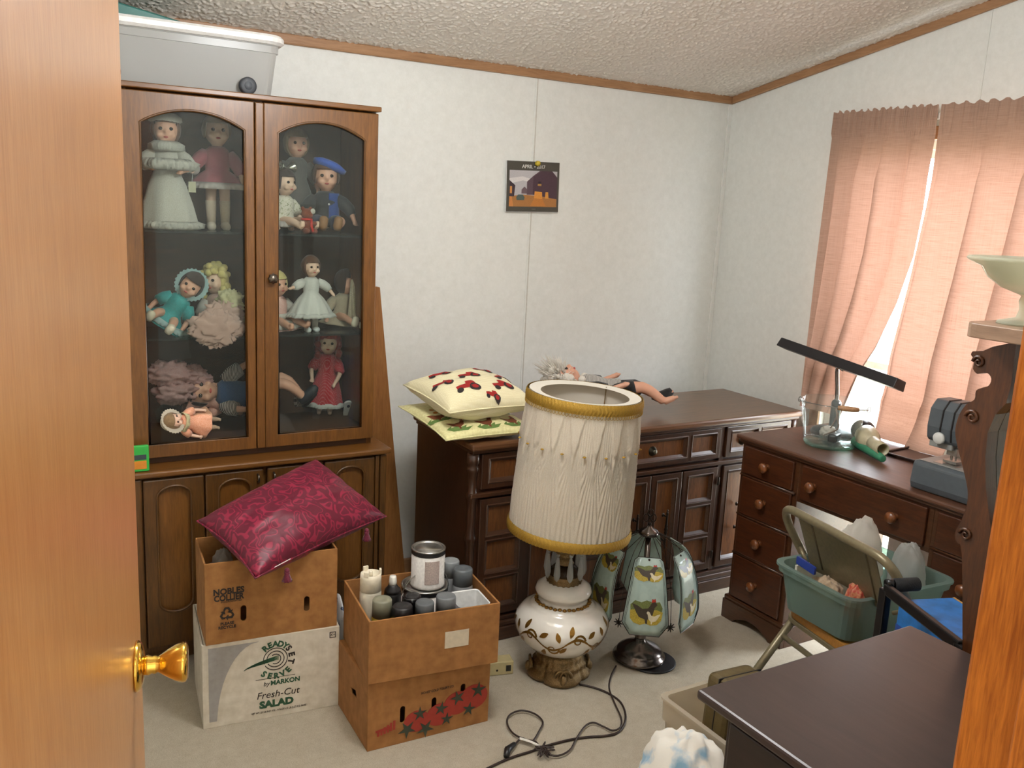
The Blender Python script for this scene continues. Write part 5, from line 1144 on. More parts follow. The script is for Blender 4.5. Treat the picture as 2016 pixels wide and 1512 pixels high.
for p in (cA, cB): MB().lathe([(.004, -.012), (.029, -.012), (.03, 0), (.029, .012), (.004, .012)], 20, T(p.x - .03, p.y, .0305, ry=pi / 2)).build('wheel', M_BLK, ct, True)
b0 = P(1772, 1180, 2, .665); bx = thing('cardboard_box', 'tall glossy blue carton between the black cart and the desk', 'box', (b0.x, b0.y, 0), radians(-110)); Mx = ORG[bx.name]
bM = lambda u, v, w: Mx @ Vector((u, v, w))
M_BLUE = plain('blue_carton', '#1f6cb4', .3, 0, .25, 7); M_BLUED = plain('blue_carton_dark', '#1c3f8a', .3, 0, .3, 6); M_PALE = plain('pale_print', '#b8d4e8', .4)
MB().box(0, .36, -.002, .155, .001, .665, Mx).build('body', M_BLUE, bx, bevel=.003)
MB().box(.0, .361, -.0028, -.0018, .48, .60, Mx).build('dark_print', M_BLUED, bx); MB().box(0, .36, .150, .1562, .6645, .6656, Mx).build('gold_edge', plain('gold_edge', '#b98a4a', .4), bx)
for k, (a, b, c) in enumerate(((.12, .34, .095), (.15, .34, .115))): MB().add([bM(a + (b - a) * i / 12, c + .006 * ((i * 7) % 3 - 1) + .004 * s, .6657) for i in range(13) for s in (0, 1)], [(2 * i, 2 * i + 1, 2 * i + 3, 2 * i + 2) for i in range(12)]).build('print', M_PALE, bx)
for z in (.565, .545): MB().add([bM(.06 + .27 * i / 16, -.0032, z + .004 * ((i * 5) % 3 - 1) + .006 * s) for i in range(17) for s in (0, 1)], [(2 * i, 2 * i + 1, 2 * i + 3, 2 * i + 2) for i in range(16)]).build('print', M_PALE, bx)
# pale carton under the desk
kb = thing('cardboard_box', 'pale pink and white carton in the knee space of the desk', 'box', (2.86, 1.80, 0)); MB().box(2.80, 2.95, 1.70, 1.95, .001, .56).build('body', plain('pale_carton', '#e6dcd8', .6, 0, .1, 6), kb, bevel=.003); MB().box(2.798, 2.952, 1.698, 1.952, .562, .60).build('lid', plain('pink_lid', '#d9b3b8', .6), kb, bevel=.003)

# ================================================================== FLOOR BIN, CASE AND CLOTH NEAR THE CHEST
BZ = .35; f0 = P(1297, 1368, 2, BZ)
fb = thing('storage_bin', 'open milky plastic bin on the carpet behind the dark chest', 'bin', (f0.x + .112, f0.y - .20, 0)); M_MILK = clear_glass('milky_plastic', '#f4efe4', .25, .55, '#e8dfce', 1.3)
ORG[fb.name] = Matrix.Translation((f0.x + .112, f0.y - .20, .001)); fb.location = (f0.x + .112, f0.y - .20, .001)
tub_part(fb, .205, .385, BZ - .001, .004, .02, .012, M_MILK, .010)
oc = thing('carrying_case', 'olive brown vinyl case standing in the milky bin', 'case', (f0.x + .120, f0.y - .13, .006), 0, None, (0, radians(3), 0))
MB().box(-.078, .068, -.06, .03, 0.004, .445, ORG[oc.name]).build('shell', plain('olive_vinyl', '#5a4c2c', .45, 0, .15, 15, .1), oc, bevel=.016); MB().box(-.079, .069, -.018, -.013, .005, .446, ORG[oc.name]).build('seam', M_BLK, oc, bevel=.002)
M_BLUEW = cloth('blue_watercolour', '#e8e4da', '#8fb8d2', .9, 3.2, .1, .05, thresh=(.50, .66))
o = crumple((1.35, 1.375, .17), (.105, .15, .235), '', None, .20, 9, 4, .002, 56, 36).build('blanket', M_BLUEW, None, True, loc=(1.35, 1.375, 0)); tag(o, 'white blanket with pale blue blotches heaped before the dark chest', 'blanket')

# ================================================================== PLANK, CALENDAR, BIN ON THE CABINET, GREEN PACKET
pa = P(752, 574, 1, 3.30); pb = P(800, 1125, 1, 3.30); pdv = (pb - pa).normalized(); pb = pa + pdv * (pa.z / -pdv.z); wv = Vector((pdv.z, 0, -pdv.x)); wv = wv if wv.x < 0 else -wv
lift = abs(wv.z) * .13 if wv.z < 0 else 0
o = MB().extrude([[(0, 0), (0, (pb - pa).length - .006), (.13, (pb - pa).length - .006 - .0), (.13, .0), (.012, -.004)]], 0, .019, lambda u, v, w: pa + pdv * v + wv * u + Vector((0, w + .02, 0)) + Vector((0, 0, lift))).build('plank', wood('pine_plank', '#a5703c', '#7c4e24', 'z', 10, 9, .5, .1), None, bevel=.002, loc=(pb.x, 3.33, 0)); tag(o, 'bare pine plank leaning on the wall between cabinet and dresser', 'plank')

c0, c1_, c2_, c3 = [P(x, y, 1, YB - .012) for x, y in ((1003, 316), (1106, 321), (1103, 419), (996, 416))]
cal = thing('calendar', 'small dark wall calendar with a barn picture headed April 2017', 'calendar', ((c0.x + c1_.x) / 2, YB - .006, c2_.z))
CW = (c1_ - c0).length; CHh = c0.z - c3.z; CM = frame(c3, c1_ - c0, (0, 0, 1)); cf = lambda u, v, w: CM @ Vector((u, v, w))   # z axis towards the room
if (CM.to_3x3() @ Vector((0, 0, 1))).y > 0: cf = lambda u, v, w: CM @ Vector((u, v, -w))
zs = -1 if (CM.to_3x3() @ Vector((0, 0, 1))).y > 0 else 1
def cpoly(pts, col, w, name='print'): return MB().extrude([[(x * CW, y * CHh) for x, y in pts]], w, w + .0003, cf).build(name, plain('cal_' + col.strip('#'), col, .5, 0, .1, 60), cal)
for k in range(3): MB().extrude([rect(-.002 * k, CW - .001 * k, -.001 * k, CHh)], -.0105 + .0035 * k, -.0075 + .0035 * k, cf).build('page', plain('cal_paper', '#cfd0cf', .6), cal)
cpoly([(0, 0), (1, 0), (1, 1), (0, 1)], '#4a4840', .0002, 'cover')
cpoly([(.05, .10), (.96, .10), (.96, .82), (.05, .82)], '#b9b6b8', .0006, 'sky_print')
cpoly([(.05, .55), (.3, .62), (.5, .58), (.5, .64), (.3, .70), (.05, .66)], '#d8d4d2', .0009)
cpoly([(.05, .10), (.96, .10), (.96, .30), (.6, .32), (.3, .34), (.05, .30)], '#a9743f', .0009, 'ground_print')
cpoly([(.05, .30), (.05, .62), (.16, .52), (.14, .30)], '#3d3038', .0012); cpoly([(.06, .36), (.10, .36), (.10, .50), (.06, .50)], '#c98a4a', .0015); cpoly([(.05, .10), (.13, .10), (.10, .30), (.06, .30)], '#c98448', .0015)
cpoly([(.38, .34), (.38, .60), (.50, .72), (.62, .82), (.86, .82), (.96, .70), (.96, .26), (.5, .34)], '#5e4a52', .0012, 'barn_print')
cpoly([(.50, .34), (.50, .71), (.66, .82), (.86, .82), (.96, .70), (.96, .26)], '#4a3540', .0015, 'barn_print')
cpoly([(.52, .27), (.68, .26), (.67, .40), (.53, .41)], '#d9923e', .0018); cpoly([(.73, .27), (.80, .27), (.79, .40), (.74, .40)], '#d0913f', .0018); cpoly([(.585, .52), (.655, .52), (.655, .56), (.585, .56)], '#a88040', .0018); cpoly([(.585, .57), (.655, .57), (.64, .61), (.60, .61)], '#2a1c2c', .0018)
cpoly([(.19, .23), (.33, .23), (.34, .29), (.30, .34), (.22, .34), (.18, .29)], '#51605a', .0018, 'car_print'); cpoly([(.28, .36), (.28, .44), (.335, .50), (.39, .44), (.39, .36)], '#6d5a60', .0011)
cpoly([(.45, .115), (.75, .115), (.68, .27), (.52, .26)], '#c07c38', .0013)
text_mesh('APRIL • 2017', .0215, CM @ T(CW * .50, CHh * .895, zs * .0012) @ (Matrix.Rotation(pi, 4, 'Y') if zs < 0 else Matrix.Identity(4)), plain('cal_white', '#e4e2dc', .5), cal)
text_mesh('- - - -', .008, CM @ T(CW * .52, CHh * .055, zs * .0012) @ (Matrix.Rotation(pi, 4, 'Y') if zs < 0 else Matrix.Identity(4)), plain('cal_white', '#e4e2dc', .5), cal)
sp = MB()
for k in range(44): sp.tube([cf(CW * (k + .5) / 44 + .0016 * cos(w), -.002 + .004 * sin(w) * .6, .001 + .003 * cos(w) * .3) for w in (0, 1.57, 3.14, 4.71)], .0006, 4, True)
sp.build('spiral_binding', plain('cal_wire', '#d8d8d8', .3, .6), cal)
o = MB().lathe([(.010, 0), (.012, .004), (.009, .010), (.011, .014), (0, .015)], 18, T(*cf(CW * .555, CHh * .965, .002), rx=pi / 2)).build('push_pin', plain('yellow_pin', '#c9b23a', .4), None, True, loc=cf(CW * .555, CHh * .965, 0)); tag(o, 'yellow push pin holding the calendar on the wall', 'push pin')

BNZ = 1.9145
bn = thing('storage_bin', 'long clear storage bin with white lid on top of the china cabinet', 'bin', (.60, 3.215, BNZ)); M_CLR = clear_glass('clear_bin', '#f4f4f2', .2, .5, '#eeeeec', 1.35)
BWd, BDp, BHt = .62, .27, .170
ORG[bn.name] = Matrix.Translation((.885 - BWd / 2, 3.215, BNZ)); bn.location = (.885 - BWd / 2, 3.215, BNZ)
tub_part(bn, BWd, BDp, BHt, .004, .03, .018, M_CLR, .006)
Mx = ORG[bn.name]; R_ = lambda k: rrect(-BWd / 2 - k, BWd / 2 + k, -BDp / 2 - k, BDp / 2 + k, .045 + k, 6)
m = shell([(R_(.016), BHt - .004), (R_(.026), BHt + .004), (R_(.026), BHt + .018), (R_(.018), BHt + .026), (R_(-.02), BHt + .026)]); m.v = [Mx @ v for v in m.v]; m.build('lid', plain('white_lid', '#eceae6', .4), bn)
for sx in (-1, 1):
    for sy in (-1, 1):
        cx_ = (BWd / 2 - .105) * sx; w_ = MB().lathe([(.006, -.010), (.022, -.011), (.0275, -.008), (.0275, .008), (.022, .011), (.006, .010)], 28, Mx @ T(cx_, sy * (BDp / 2 - .008 + .012), .0285, rx=pi / 2)).build('wheel', plain('wheel_grey', '#3a3d42', .5), bn, True)
        MB().lathe([(.013, -.0115), (.013, .0115)], 20, Mx @ T(cx_, sy * (BDp / 2 - .008 + .012), .0285, rx=pi / 2)).build('hub', plain('hub_grey', '#5d6166', .5), w_, True)
o = MB().extrude([[(-.30, 0), (.13, 0), (.15, .006), (-.08, .045), (-.30, .055)]], -.11, .11, lambda u, v, w: Vector((.44 + u, 3.215 + w, BNZ + BHt + .0275 + v))).build('teal_case', plain('teal_case', '#2f6a62', .4), None, bevel=.008, loc=(.36, 3.215, BNZ + BHt + .0275)); tag(o, 'dark teal plastic case lying on the clear storage bin', 'case')
gp = thing('seed_packet', 'small bright green packet with orange picture on the cabinet counter', 'packet', (.398, 2.975, .7055)); MB().box(.366, .428, 2.968, 2.982, .706, .792).build('carton', plain('lime_green', '#39b44a', .5), gp, bevel=.003); MB().box(.38, .4195, 2.9668, 2.9678, .715, .742).build('orange_print', plain('orange_print', '#d98a2c', .5), gp); MB().box(.38, .4195, 2.9668, 2.9678, .746, .762).build('dark_print', plain('dark_print2', '#39464a', .5), gp)
# ================================================================== DOLLS
SKIN = plain('doll_skin', '#dba58a', .5, 0, .04, 10); SKINP = plain('doll_skin_pale', '#e3bda4', .5, 0, .04, 10); M_EYE = plain('doll_eye', '#2a1c18', .2); M_LIP = plain('doll_lip', '#b8504a', .4)
HAIR = {k: cloth('hair_' + k, a, b, .7, 160, 0, .4) for k, a, b in (('brown', '#4a2c1c', '#6a4228'), ('dark', '#2a1a16', '#3e2820'), ('blond', '#e0d08c', '#c8b468'), ('sandy', '#9a7c56', '#7a6040'), ('red', '#8e1f1c', '#a83028'), ('white', '#efeae0', '#d4ccbe'))}
def doll(label, loc, H, rot=(0, 0, 0), legs='stand', arms=None, skin=SKIN, hair=('brown', 'bob'), dress=None, sleeve=None, shoe=None, stock=None, hat=None, legpts=None, head_turn=0, cat='doll', name='doll', group='dolls in the china cabinet', rotm=None, hands=True, toes=False):
    e = rotm.to_euler() if rotm is not None else rot
    t = thing(name, label, cat, loc, 0, group, tuple(e)); M = ORG[t.name] @ Matrix.Scale(H, 4)
    if legpts is None:
        legpts = {'stand': [[(s * .055, 0, .44), (s * .06, -.005, .24), (s * .06, 0, .035), (s * .062, -.07, .022)] for s in (-1, 1)],
                  'sit': [[(s * .06, 0, .10), (s * .09, -.17, .12), (s * .11, -.36, .07), (s * .115, -.37, .13)] for s in (-1, 1)]}[legs]
    dz = -.34 if legs == 'sit' else 0
    Q = lambda p: M @ Vector((p[0], p[1], p[2] + dz))
    HT = Matrix.Translation((0, 0, .84)) @ Matrix.Rotation(head_turn, 4, 'Z') @ Matrix.Translation((0, 0, -.84))
    HQ = lambda p: Q(HT @ Vector(p))
    arms = arms or [[(s * .10, 0, .66), (s * .175, -.02, .53), (s * .19, -.09, .42)] for s in (-1, 1)]
    b = MB()
    def bl(c, r, head=False): b.ball((0, 0, 0), 1, 14, 10, M @ Matrix.Translation((0, 0, dz)) @ (HT if head else Matrix.Identity(4)) @ Matrix.Translation(c) @ Matrix.Diagonal((r[0], r[1], r[2], 1)))
    bl((0, 0, .85), (.108, .112, .128), True); bl((0, -.02, .80), (.085, .090, .085), True); bl((0, -.118, .825), (.016, .016, .018), True)
    for s in (-1, 1): bl((s * .108, .01, .83), (.016, .02, .03), True); bl((s * .05, -.085, .80), (.035, .03, .03), True)
    b.tube([Q((0, 0, .76)), Q((0, 0, .68))], .045 * H, 10); bl((0, 0, .60), (.098, .072, .10)); bl((0, 0, .47), (.10, .08, .09))
    for pts in arms:
        pp = spline([Q(p) for p in pts], 4); n = len(pp); b.tube(pp, [H * (.036 - .014 * i / (n - 1)) for i in range(n)], 8)
        d = (Vector(pts[-1]) - Vector(pts[-2])).normalized(); c = Vector(pts[-1]) + d * .02; bl(c, (.024, .024, .024))
        if hands:
            sd = d.cross(Vector((0, 0, 1)) if abs(d.z) < .9 else Vector((0, 1, 0))).normalized()
            for k in range(4): b.tube([Q(c + sd * (k - 1.5) * .011), Q(c + d * (.042 - .006 * abs(k - 1.3)) + sd * (k - 1.5) * .015)], H * .0075, 6)
            b.tube([Q(c), Q(c + d * .018 + sd * .034)], H * .008, 6)
    for pts in legpts:
        o_ = [Q((p[0], p[1], p[2] - (dz if legs == 'sit' else 0))) for p in pts]
        pp = spline(o_[:3], 4); n = len(pp); b.tube(pp, [H * (.058 - .026 * i / (n - 1)) for i in range(n)], 10); b.tube([o_[2], o_[3]], [.030 * H, .024 * H], 10)
        if toes:
            d = (o_[3] - o_[2]).normalized(); sd = d.cross(pp[-1] - pp[-3]).normalized()
            for k in range(5): b.tube([o_[3] + sd * (k - 2) * .010 * H, o_[3] + d * .030 * H + sd * (k - 2) * .0125 * H], H * (.0085 if k else .011), 6)
    b.build('body', skin, t, True, remesh=max(.0022, H * .010))
    for s in (-1, 1): MB().ball((0, 0, 0), 1, 10, 8, M @ Matrix.Translation((0, 0, dz)) @ HT @ Matrix.Translation((s * .042, -.100, .852)) @ Matrix.Diagonal((.017, .012, .015, 1))).build('eye', M_EYE, t, True)
    MB().ball((0, 0, 0), 1, 10, 8, M @ Matrix.Translation((0, 0, dz)) @ HT @ Matrix.Translation((0, -.108, .782)) @ Matrix.Diagonal((.020, .010, .009, 1))).build('mouth', M_LIP, t, True)
    if hair:
        col, style = hair; m = MB(); rnd = random.Random(label)
        def cap(u, v):
            a = 2 * pi * u; tt = v; front = cos(a + pi / 2)          # front = 1 towards -y
            zlow = .90 if front > .55 else (.70 if style != 'short' else .78)
            low = -1 + 2 * ((zlow - .85 + .14) / .28); th = pi / 2 - tt * (pi / 2 - math.asin(max(-.98, min(.98, low))))
            r = 1.10 + .05 * nz(cos(a) * 5 + len(label), sin(a) * 5, th * 4)
            return HQ((.112 * r * cos(th) * cos(a), .008 + .118 * r * cos(th) * sin(a), .855 + .132 * r * sin(th)))
        m.grid(cap, 40, 12, True)
        if style == 'curly':
            for _ in range(70):
                a = rnd.uniform(0, 2 * pi); z = rnd.uniform(-.2, .14)
                if cos(a + pi / 2) > .45 and z < .07: continue
                r = .125 * sqrt(max(.15, 1 - (max(z, 0) / .16) ** 2)); m.ball(HQ((r * cos(a), r * sin(a), .85 + z)), rnd.uniform(.025, .04) * H, 7, 5)
        m.build('hair', HAIR[col], t, True, solid=.002)
    if dress:
        mat, hem, R, lob = dress[:4]; top = .70
        prof = [(.062, .715), (.098, .68), (.112, .62), (.104, .56), (.100, .51), (.100 + (R - .1) * .35, .51 - (.51 - hem) * .25), (.100 + (R - .1) * .7, .51 - (.51 - hem) * .6), (R, hem), (R * 1.02, hem - .012)]
        if legs == 'sit': prof = [(r, z) for r, z in prof[:5]] + [(.100 + (R - .1) * k, .50 - (.50 - hem) * k ** .8) for k in (.3, .6, .85, 1.0)]
        MM = M @ Matrix.Translation((0, 0, dz)) @ Matrix.Diagonal((1, .82, 1, 1))
        MB().lathe(prof, 80, MM, rip=lambda a, q: .10 * max(0, q - .45) * cos(lob * a) + .04 * max(0, q - .4) * nz(cos(a) * 3, sin(a) * 3, len(label)), cap=False).build('dress', mat, t, True, solid=.0015)
        if len(dress) > 4 and dress[4]:
            for zz, rr in dress[5] if len(dress) > 5 else ((hem, R),):
                MB().lathe([(rr * .95, zz + .035), (rr * 1.05, zz + .012), (rr * 1.10, zz - .02)], 120, MM, rip=lambda a, q: .05 * q * cos(34 * a) + .05 * q * cos(lob * a), cap=False).build('frill', dress[4], t, True, solid=.001)
    if sleeve:
        for pts in arms:
            pp = [Q(p) for p in pts]; L = pp[0].lerp(pp[1], .0), pp[0].lerp(pp[1], .5), pp[0].lerp(pp[1], 1.0), pp[1].lerp(pp[2], .5 if len(sleeve) > 1 and sleeve[1] == 'long' else .05)
            MB().tube(L, [H * .045, H * .062, H * .056, H * .040], 14).build('sleeve', sleeve[0], t, True)
    for k, pts in enumerate(legpts):
        o_ = [Q((p[0], p[1], p[2] - (dz if legs == 'sit' else 0))) for p in pts]
        if shoe: MB().tube([o_[2] - (o_[3] - o_[2]) * .45, o_[2], o_[3], o_[3] + (o_[3] - o_[2]) * .25], [.030 * H, .042 * H, .038 * H, .018 * H], 12).build('shoe', shoe, t, True)
        if stock and (stock is not True): MB().tube([o_[1].lerp(o_[2], -.05), o_[1].lerp(o_[2], .5), o_[2]], [.048 * H, .044 * H, .038 * H], 12).build('stocking', stock, t, True)
    if hat: hat(t, HQ, H, M @ Matrix.Translation((0, 0, dz)) @ HT)
    return t, Q, M
def bonnet(mat, r=.19):
    def f(t, Q, H, M):
        MB().lathe([(.118, .0), (.150, -.02), (r, -.012)], 120, M @ T(0, -.03, .86, rx=pi / 2 - .15), rip=lambda a, q: .035 * q * cos(26 * a), cap=False).build('bonnet_frill', mat, t, True, solid=.0012)
        MB().grid(lambda u, v: M @ Vector((.128 * cos(2 * pi * u) * cos(v * pi / 2), .02 + .135 * sin(v * pi / 2) , .86 + .145 * sin(2 * pi * u) * cos(v * pi / 2))), 30, 8, True).build('bonnet', mat, t, True, solid=.001)
    return f
def beret(mat):
    def f(t, Q, H, M): MB().lathe([(.10, -.02), (.150, .0), (.155, .03), (.10, .055), (0, .062)], 30, M @ T(.02, .0, .925, ry=.35, rx=-.1), rip=lambda a, q: .04 * cos(5 * a)).build('beret', mat, t, True)
    return f
def fur_hat(mat):
    def f(t, Q, H, M): MB().lathe([(.11, 0), (.14, .02), (.135, .05), (.09, .085), (0, .095)], 40, M @ T(0, .02, .90), rip=lambda a, q: .06 * nz(cos(a) * 6, sin(a) * 6, q * 5)).build('fur_hat', mat, t, True)
    return f
def bow(mat):
    def f(t, Q, H, M):
        for s in (-1, 1): MB().lathe([(.008, 0), (.05, .09), (.055, .10), (.045, .10), (0, .02)], 16, M @ T(0, -.03, .99, ry=s * 1.35)).build('hair_bow', mat, t, True)
    return f
lace = lambda n, c, c2=None: cloth('lace_' + n, c, c2 or c, .9, 220, .25, .5, 'lace', (.02, .12))
FUR = cloth('white_fur', '#e9e4d8', '#d2cabb', .95, 130, .1, 1.0); RLACE = cloth('red_lace', '#8e2233', '#b06a70', .8, 120, 0, .4, 'lace', (.06, .02)); CRM = cloth('cream_knit', '#ddc9b2', '#cbb59c', .9, 120)
W_ = lambda px, py, y: P(px, py, 1, y)
def on(px, y, z): q = P(px, 600, 1, y); return Vector((q.x, y, z + .001))
# --- top shelf
t, Q, M = doll('doll in a long white fur coat and fur hat on the top shelf', on(335, 3.165, SH1), .375, (0, 0, -.15), hair=('brown', 'bob'), dress=(FUR, .03, .25, 7), sleeve=(FUR, 'long'), arms=[[(-.10, 0, .66), (-.20, -.05, .55), (-.13, -.13, .52)], [(.10, 0, .66), (.20, -.05, .55), (.12, -.13, .50)]], hat=fur_hat(FUR), shoe=FUR)
fz_ = lambda a, q: .16 * nz(cos(a) * 15, sin(a) * 15, q * 6) + .08 * nz(cos(a) * 30, sin(a) * 30, q * 12)
MB().lathe([(.20, .60), (.245, .57), (.25, .545), (.235, .52), (.19, .51)], 150, M, rip=fz_, cap=False).build('fur_cape', FUR, t, True, solid=.004); MB().lathe([(.09, .75), (.14, .72), (.145, .68), (.09, .665)], 110, M, rip=fz_, cap=False).build('fur_collar', FUR, t, True, solid=.004)
MB().lathe([(.24, .07), (.275, .055), (.285, .038), (.28, .02), (.24, .008)], 170, M, rip=fz_, cap=False).build('fur_hem', FUR, t, True, solid=.004)
t, Q, M = doll('doll in a dark red lace dress and cream stockings on the top shelf', on(432, 3.28, SH1), .395, (0, 0, -.1), hair=('sandy', 'short'), skin=SKINP, dress=(RLACE, .37, .25, 9, lace('white', '#d8ccc4'), ((.37, .25),)), sleeve=(RLACE, 'long'), stock=CRM, shoe=plain('cream_shoe', '#d8c8b4', .5), arms=[[(-.10, 0, .66), (-.19, -.06, .55), (-.22, -.14, .50)], [(.10, 0, .66), (.18, -.03, .53), (.2, -.09, .42)]])
cuff = Q((-.205, -.11, .51)); MB().ball(cuff, .020, 14, 10).build('frilled_cuff', lace('white', '#d8ccc4'), t, True)
g_ = Q((-.23, -.18, .40)); MB().box(g_.x - .012, g_.x + .012, g_.y - .0008, g_.y, g_.z - .035, g_.z).build('paper_tag', plain('tag_cream', '#cfc8a8', .7), t); MB().tube([Q((-.22, -.15, .50)), g_], .0008, 4).build('tag_string', M_WHITE, t)
t, Q, M = doll('sandy haired doll in dark lace standing at the back of the top shelf', on(583, 3.29, SH1), .37, (0, 0, 0), hair=('sandy', 'bob'), dress=(cloth('charcoal_lace', '#3c3a38', '#6a6660', .8, 90, 0, .3, 'lace', (.03, .12)), .06, .22, 8), sleeve=(cloth('charcoal_lace', '#000', None), 'long'))
t, Q, M = doll('seated doll in a floral white dress with silver hair bow', on(560, 3.20, SH1), .34, (0, 0, .5), 'sit', hair=('dark', 'short'), skin=SKINP, dress=(cloth('floral_white', '#e4dccb', '#8a8f5e', .9, 38, .1, .2, thresh=(.56, .66)), .40, .22, 8, lace('white', '#d8ccc4'), ((.42, .22),)), sleeve=(cloth('floral_white', '#000', None),), hat=bow(plain('silver_bow', '#b8b4a8', .25, .8)))
DEN = cloth('royal_blue_coat', '#26407f', '#2f4f98', .8, 90); NAVY = cloth('navy_trousers', '#1d2238', '#272d48', .85, 90); BLKS = cloth('black_shirt', '#26282c', '#34363a', .85, 90)
t, Q, M = doll('seated boy doll with a bright blue beret and dark shirt', on(640, 3.225, SH1), .40, (0, 0, -.25), 'sit', hair=('brown', 'short'), dress=(BLKS, .40, .13, 4), sleeve=(BLKS, 'long'), shoe=plain('tan_shoe', '#8a6038', .6), hat=beret(cloth('blue_beret', '#2c55b8', '#3f68cc', .8, 60)), arms=[[(-.10, 0, .66), (-.19, -.04, .54), (-.20, -.12, .44)], [(.10, 0, .66), (.21, -.02, .56), (.25, -.08, .46)]],
                  legpts=[[(-.06, 0, .10), (-.07, -.16, .10), (-.05, -.32, .07), (-.04, -.33, .14)], [(.06, 0, .10), (.12, -.16, .11), (.08, -.31, .07), (.09, -.32, .14)]])
for s, a in ((-1, .3), (1, .3)): MB().tube([Q((s * .06, 0, .44)), Q((s * .09, -.16, .45)), Q((s * .065, -.27, .42))], [.062 * .4, .058 * .4, .048 * .4], 12).build('trouser_leg', NAVY, t, True)
MB().grid(lambda u, v: Q((.115 * cos(-2.0 + 3.6 * u + .6), .085 * sin(-2.0 + 3.6 * u + .6), .70 - .28 * v)), 20, 6).build('open_jacket', DEN, t, True, solid=.004)
MB().ball(Q((.02, -.10, .60)), .004, 8, 6).build('button', plain('pearl', '#e0e0e0', .2), t, True)
tb2 = thing('teddy_bear', 'small reddish brown toy bear with a red ribbon on the top shelf', 'teddy bear', on(603, 3.105, SH1), .3, 'dolls in the china cabinet'); M = ORG[tb2.name]; m = MB()
for c, r in (((0, 0, .028), (.024, .020, .028)), ((0, -.004, .068), (.022, .020, .020)), ((-.016, 0, .086), (.008, .006, .008)), ((.016, 0, .086), (.008, .006, .008)), ((0, -.022, .064), (.010, .008, .008)), ((-.022, -.012, .036), (.009, .016, .009)), ((.022, -.012, .036), (.009, .016, .009)), ((-.016, -.022, .010), (.010, .018, .010)), ((.016, -.022, .010), (.010, .018, .010))): m.ball(c, r, 12, 8, M)
m.build('body', cloth('bear_plush', '#7a3420', '#8e4630', .95, 150, 0, .6), tb2, True, remesh=.0022); MB().tube([M @ Vector((.018 * cos(a), .016 * sin(a), .050)) for a in [k * pi / 6 for k in range(12)]], .004, 6, True).tube([M @ Vector(p) for p in ((.004, -.022, .048), (.0, -.028, .03), (.006, -.030, .008))], .005, 6).build('ribbon', plain('red_ribbon', '#c8281e', .4), tb2, True); MB().ball((.012, -.02, .078), (.010, .006, .010), 10, 6, M).build('white_patch', FUR, tb2, True)
# --- middle shelf
TEAL = cloth('teal_satin', '#178a8c', '#1f9c9c', .6, 60); LBL = lace('pale_blue', '#b8d4d4')
t, Q, M = doll('doll in a teal dress and pale blue lace bonnet slumped on the middle shelf', on(318, 3.185, SH2 + .03), .33, (0, .62, -.35), 'sit', hair=('dark', 'short'), dress=(TEAL, .36, .27, 7, LBL, ((.40, .25),)), sleeve=(TEAL,), shoe=plain('cream_sole', '#d8cbb4', .6), hat=bonnet(LBL, .165))
t, Q, M = doll('blond curly doll in white and pink lace on the middle shelf', on(437, 3.20, SH2), .36, (0, -.12, -.3), 'sit', hair=('blond', 'curly'), skin=SKINP, dress=(lace('pink', '#e8c8b8', '#dcb4a4'), .355, .32, 9, lace('cream', '#e4dcae'), ((.50, .17), (.44, .24), (.39, .30))), sleeve=(lace('white2', '#e4ded4'),), head_turn=-.5)
for px, py, y, r, sd in ((440, 622, 3.10, (.060, .026, .045), 2.0), (425, 648, 3.064, (.078, .011, .055), 6.0), (452, 596, 3.115, (.040, .025, .040), 4.4)):
    crumple(W_(px, py, y), r, '', None, .45, 24, sd, None, 60, 40).build('lace_skirt', lace('cream', '#e4dcae') if sd == 4.4 else lace('pink', '#e8c8b8'), t, True)
t, Q, M = doll('doll in a pale pink ruffled dress by the middle of the cabinet', on(548, 3.20, SH2), .33, (0, -.05, .4), 'sit', hair=('blond', 'bob'), dress=(cloth('pink_satin', '#dca89c', '#e4bcb0', .6, 60), .36, .28, 8, lace('cream2', '#e8e0d4'), ((.50, .16), (.44, .22), (.40, .27))), sleeve=(lace('cream2', '#e8e0d4'),))
WHD = cloth('white_cotton', '#e2e0d8', '#d2d0c8', .9, 110, .15, .3)
t, Q, M = doll('brunette doll standing in a white smocked dress and white shoes', on(612, 3.15, SH2), .275, (0, 0, .15), skin=SKINP, hair=('brown', 'bob'), dress=(WHD, .22, .30, 12, lace('white3', '#e6e4dc'), ((.22, .30),)), sleeve=(WHD, 'long'), shoe=plain('white_shoe', '#e4e6e4', .4), stock=lace('white3', '#e6e4dc'), arms=[[(-.10, 0, .66), (-.22, -.02, .60), (-.30, -.05, .58)], [(.10, 0, .66), (.22, -.02, .58), (.28, -.06, .50)]])
t, Q, M = doll('dark haired doll in beige sitting behind the white smocked doll', on(672, 3.27, SH2), .33, (0, .1, -.15), 'sit', hair=('dark', 'bob'), dress=(cloth('beige_linen', '#b8a890', '#a89880', .9, 80), .36, .26, 8), sleeve=(cloth('beige_linen', '#000', None), 'long'), shoe=plain('cream_sole', '#d8cbb4', .6), head_turn=.9,
                  legpts=[[(-.06, 0, .10), (-.02, -.20, .12), (.06, -.42, .08), (.07, -.43, .15)], [(.06, 0, .10), (.12, -.20, .12), (.15, -.44, .07), (.17, -.45, .14)]])
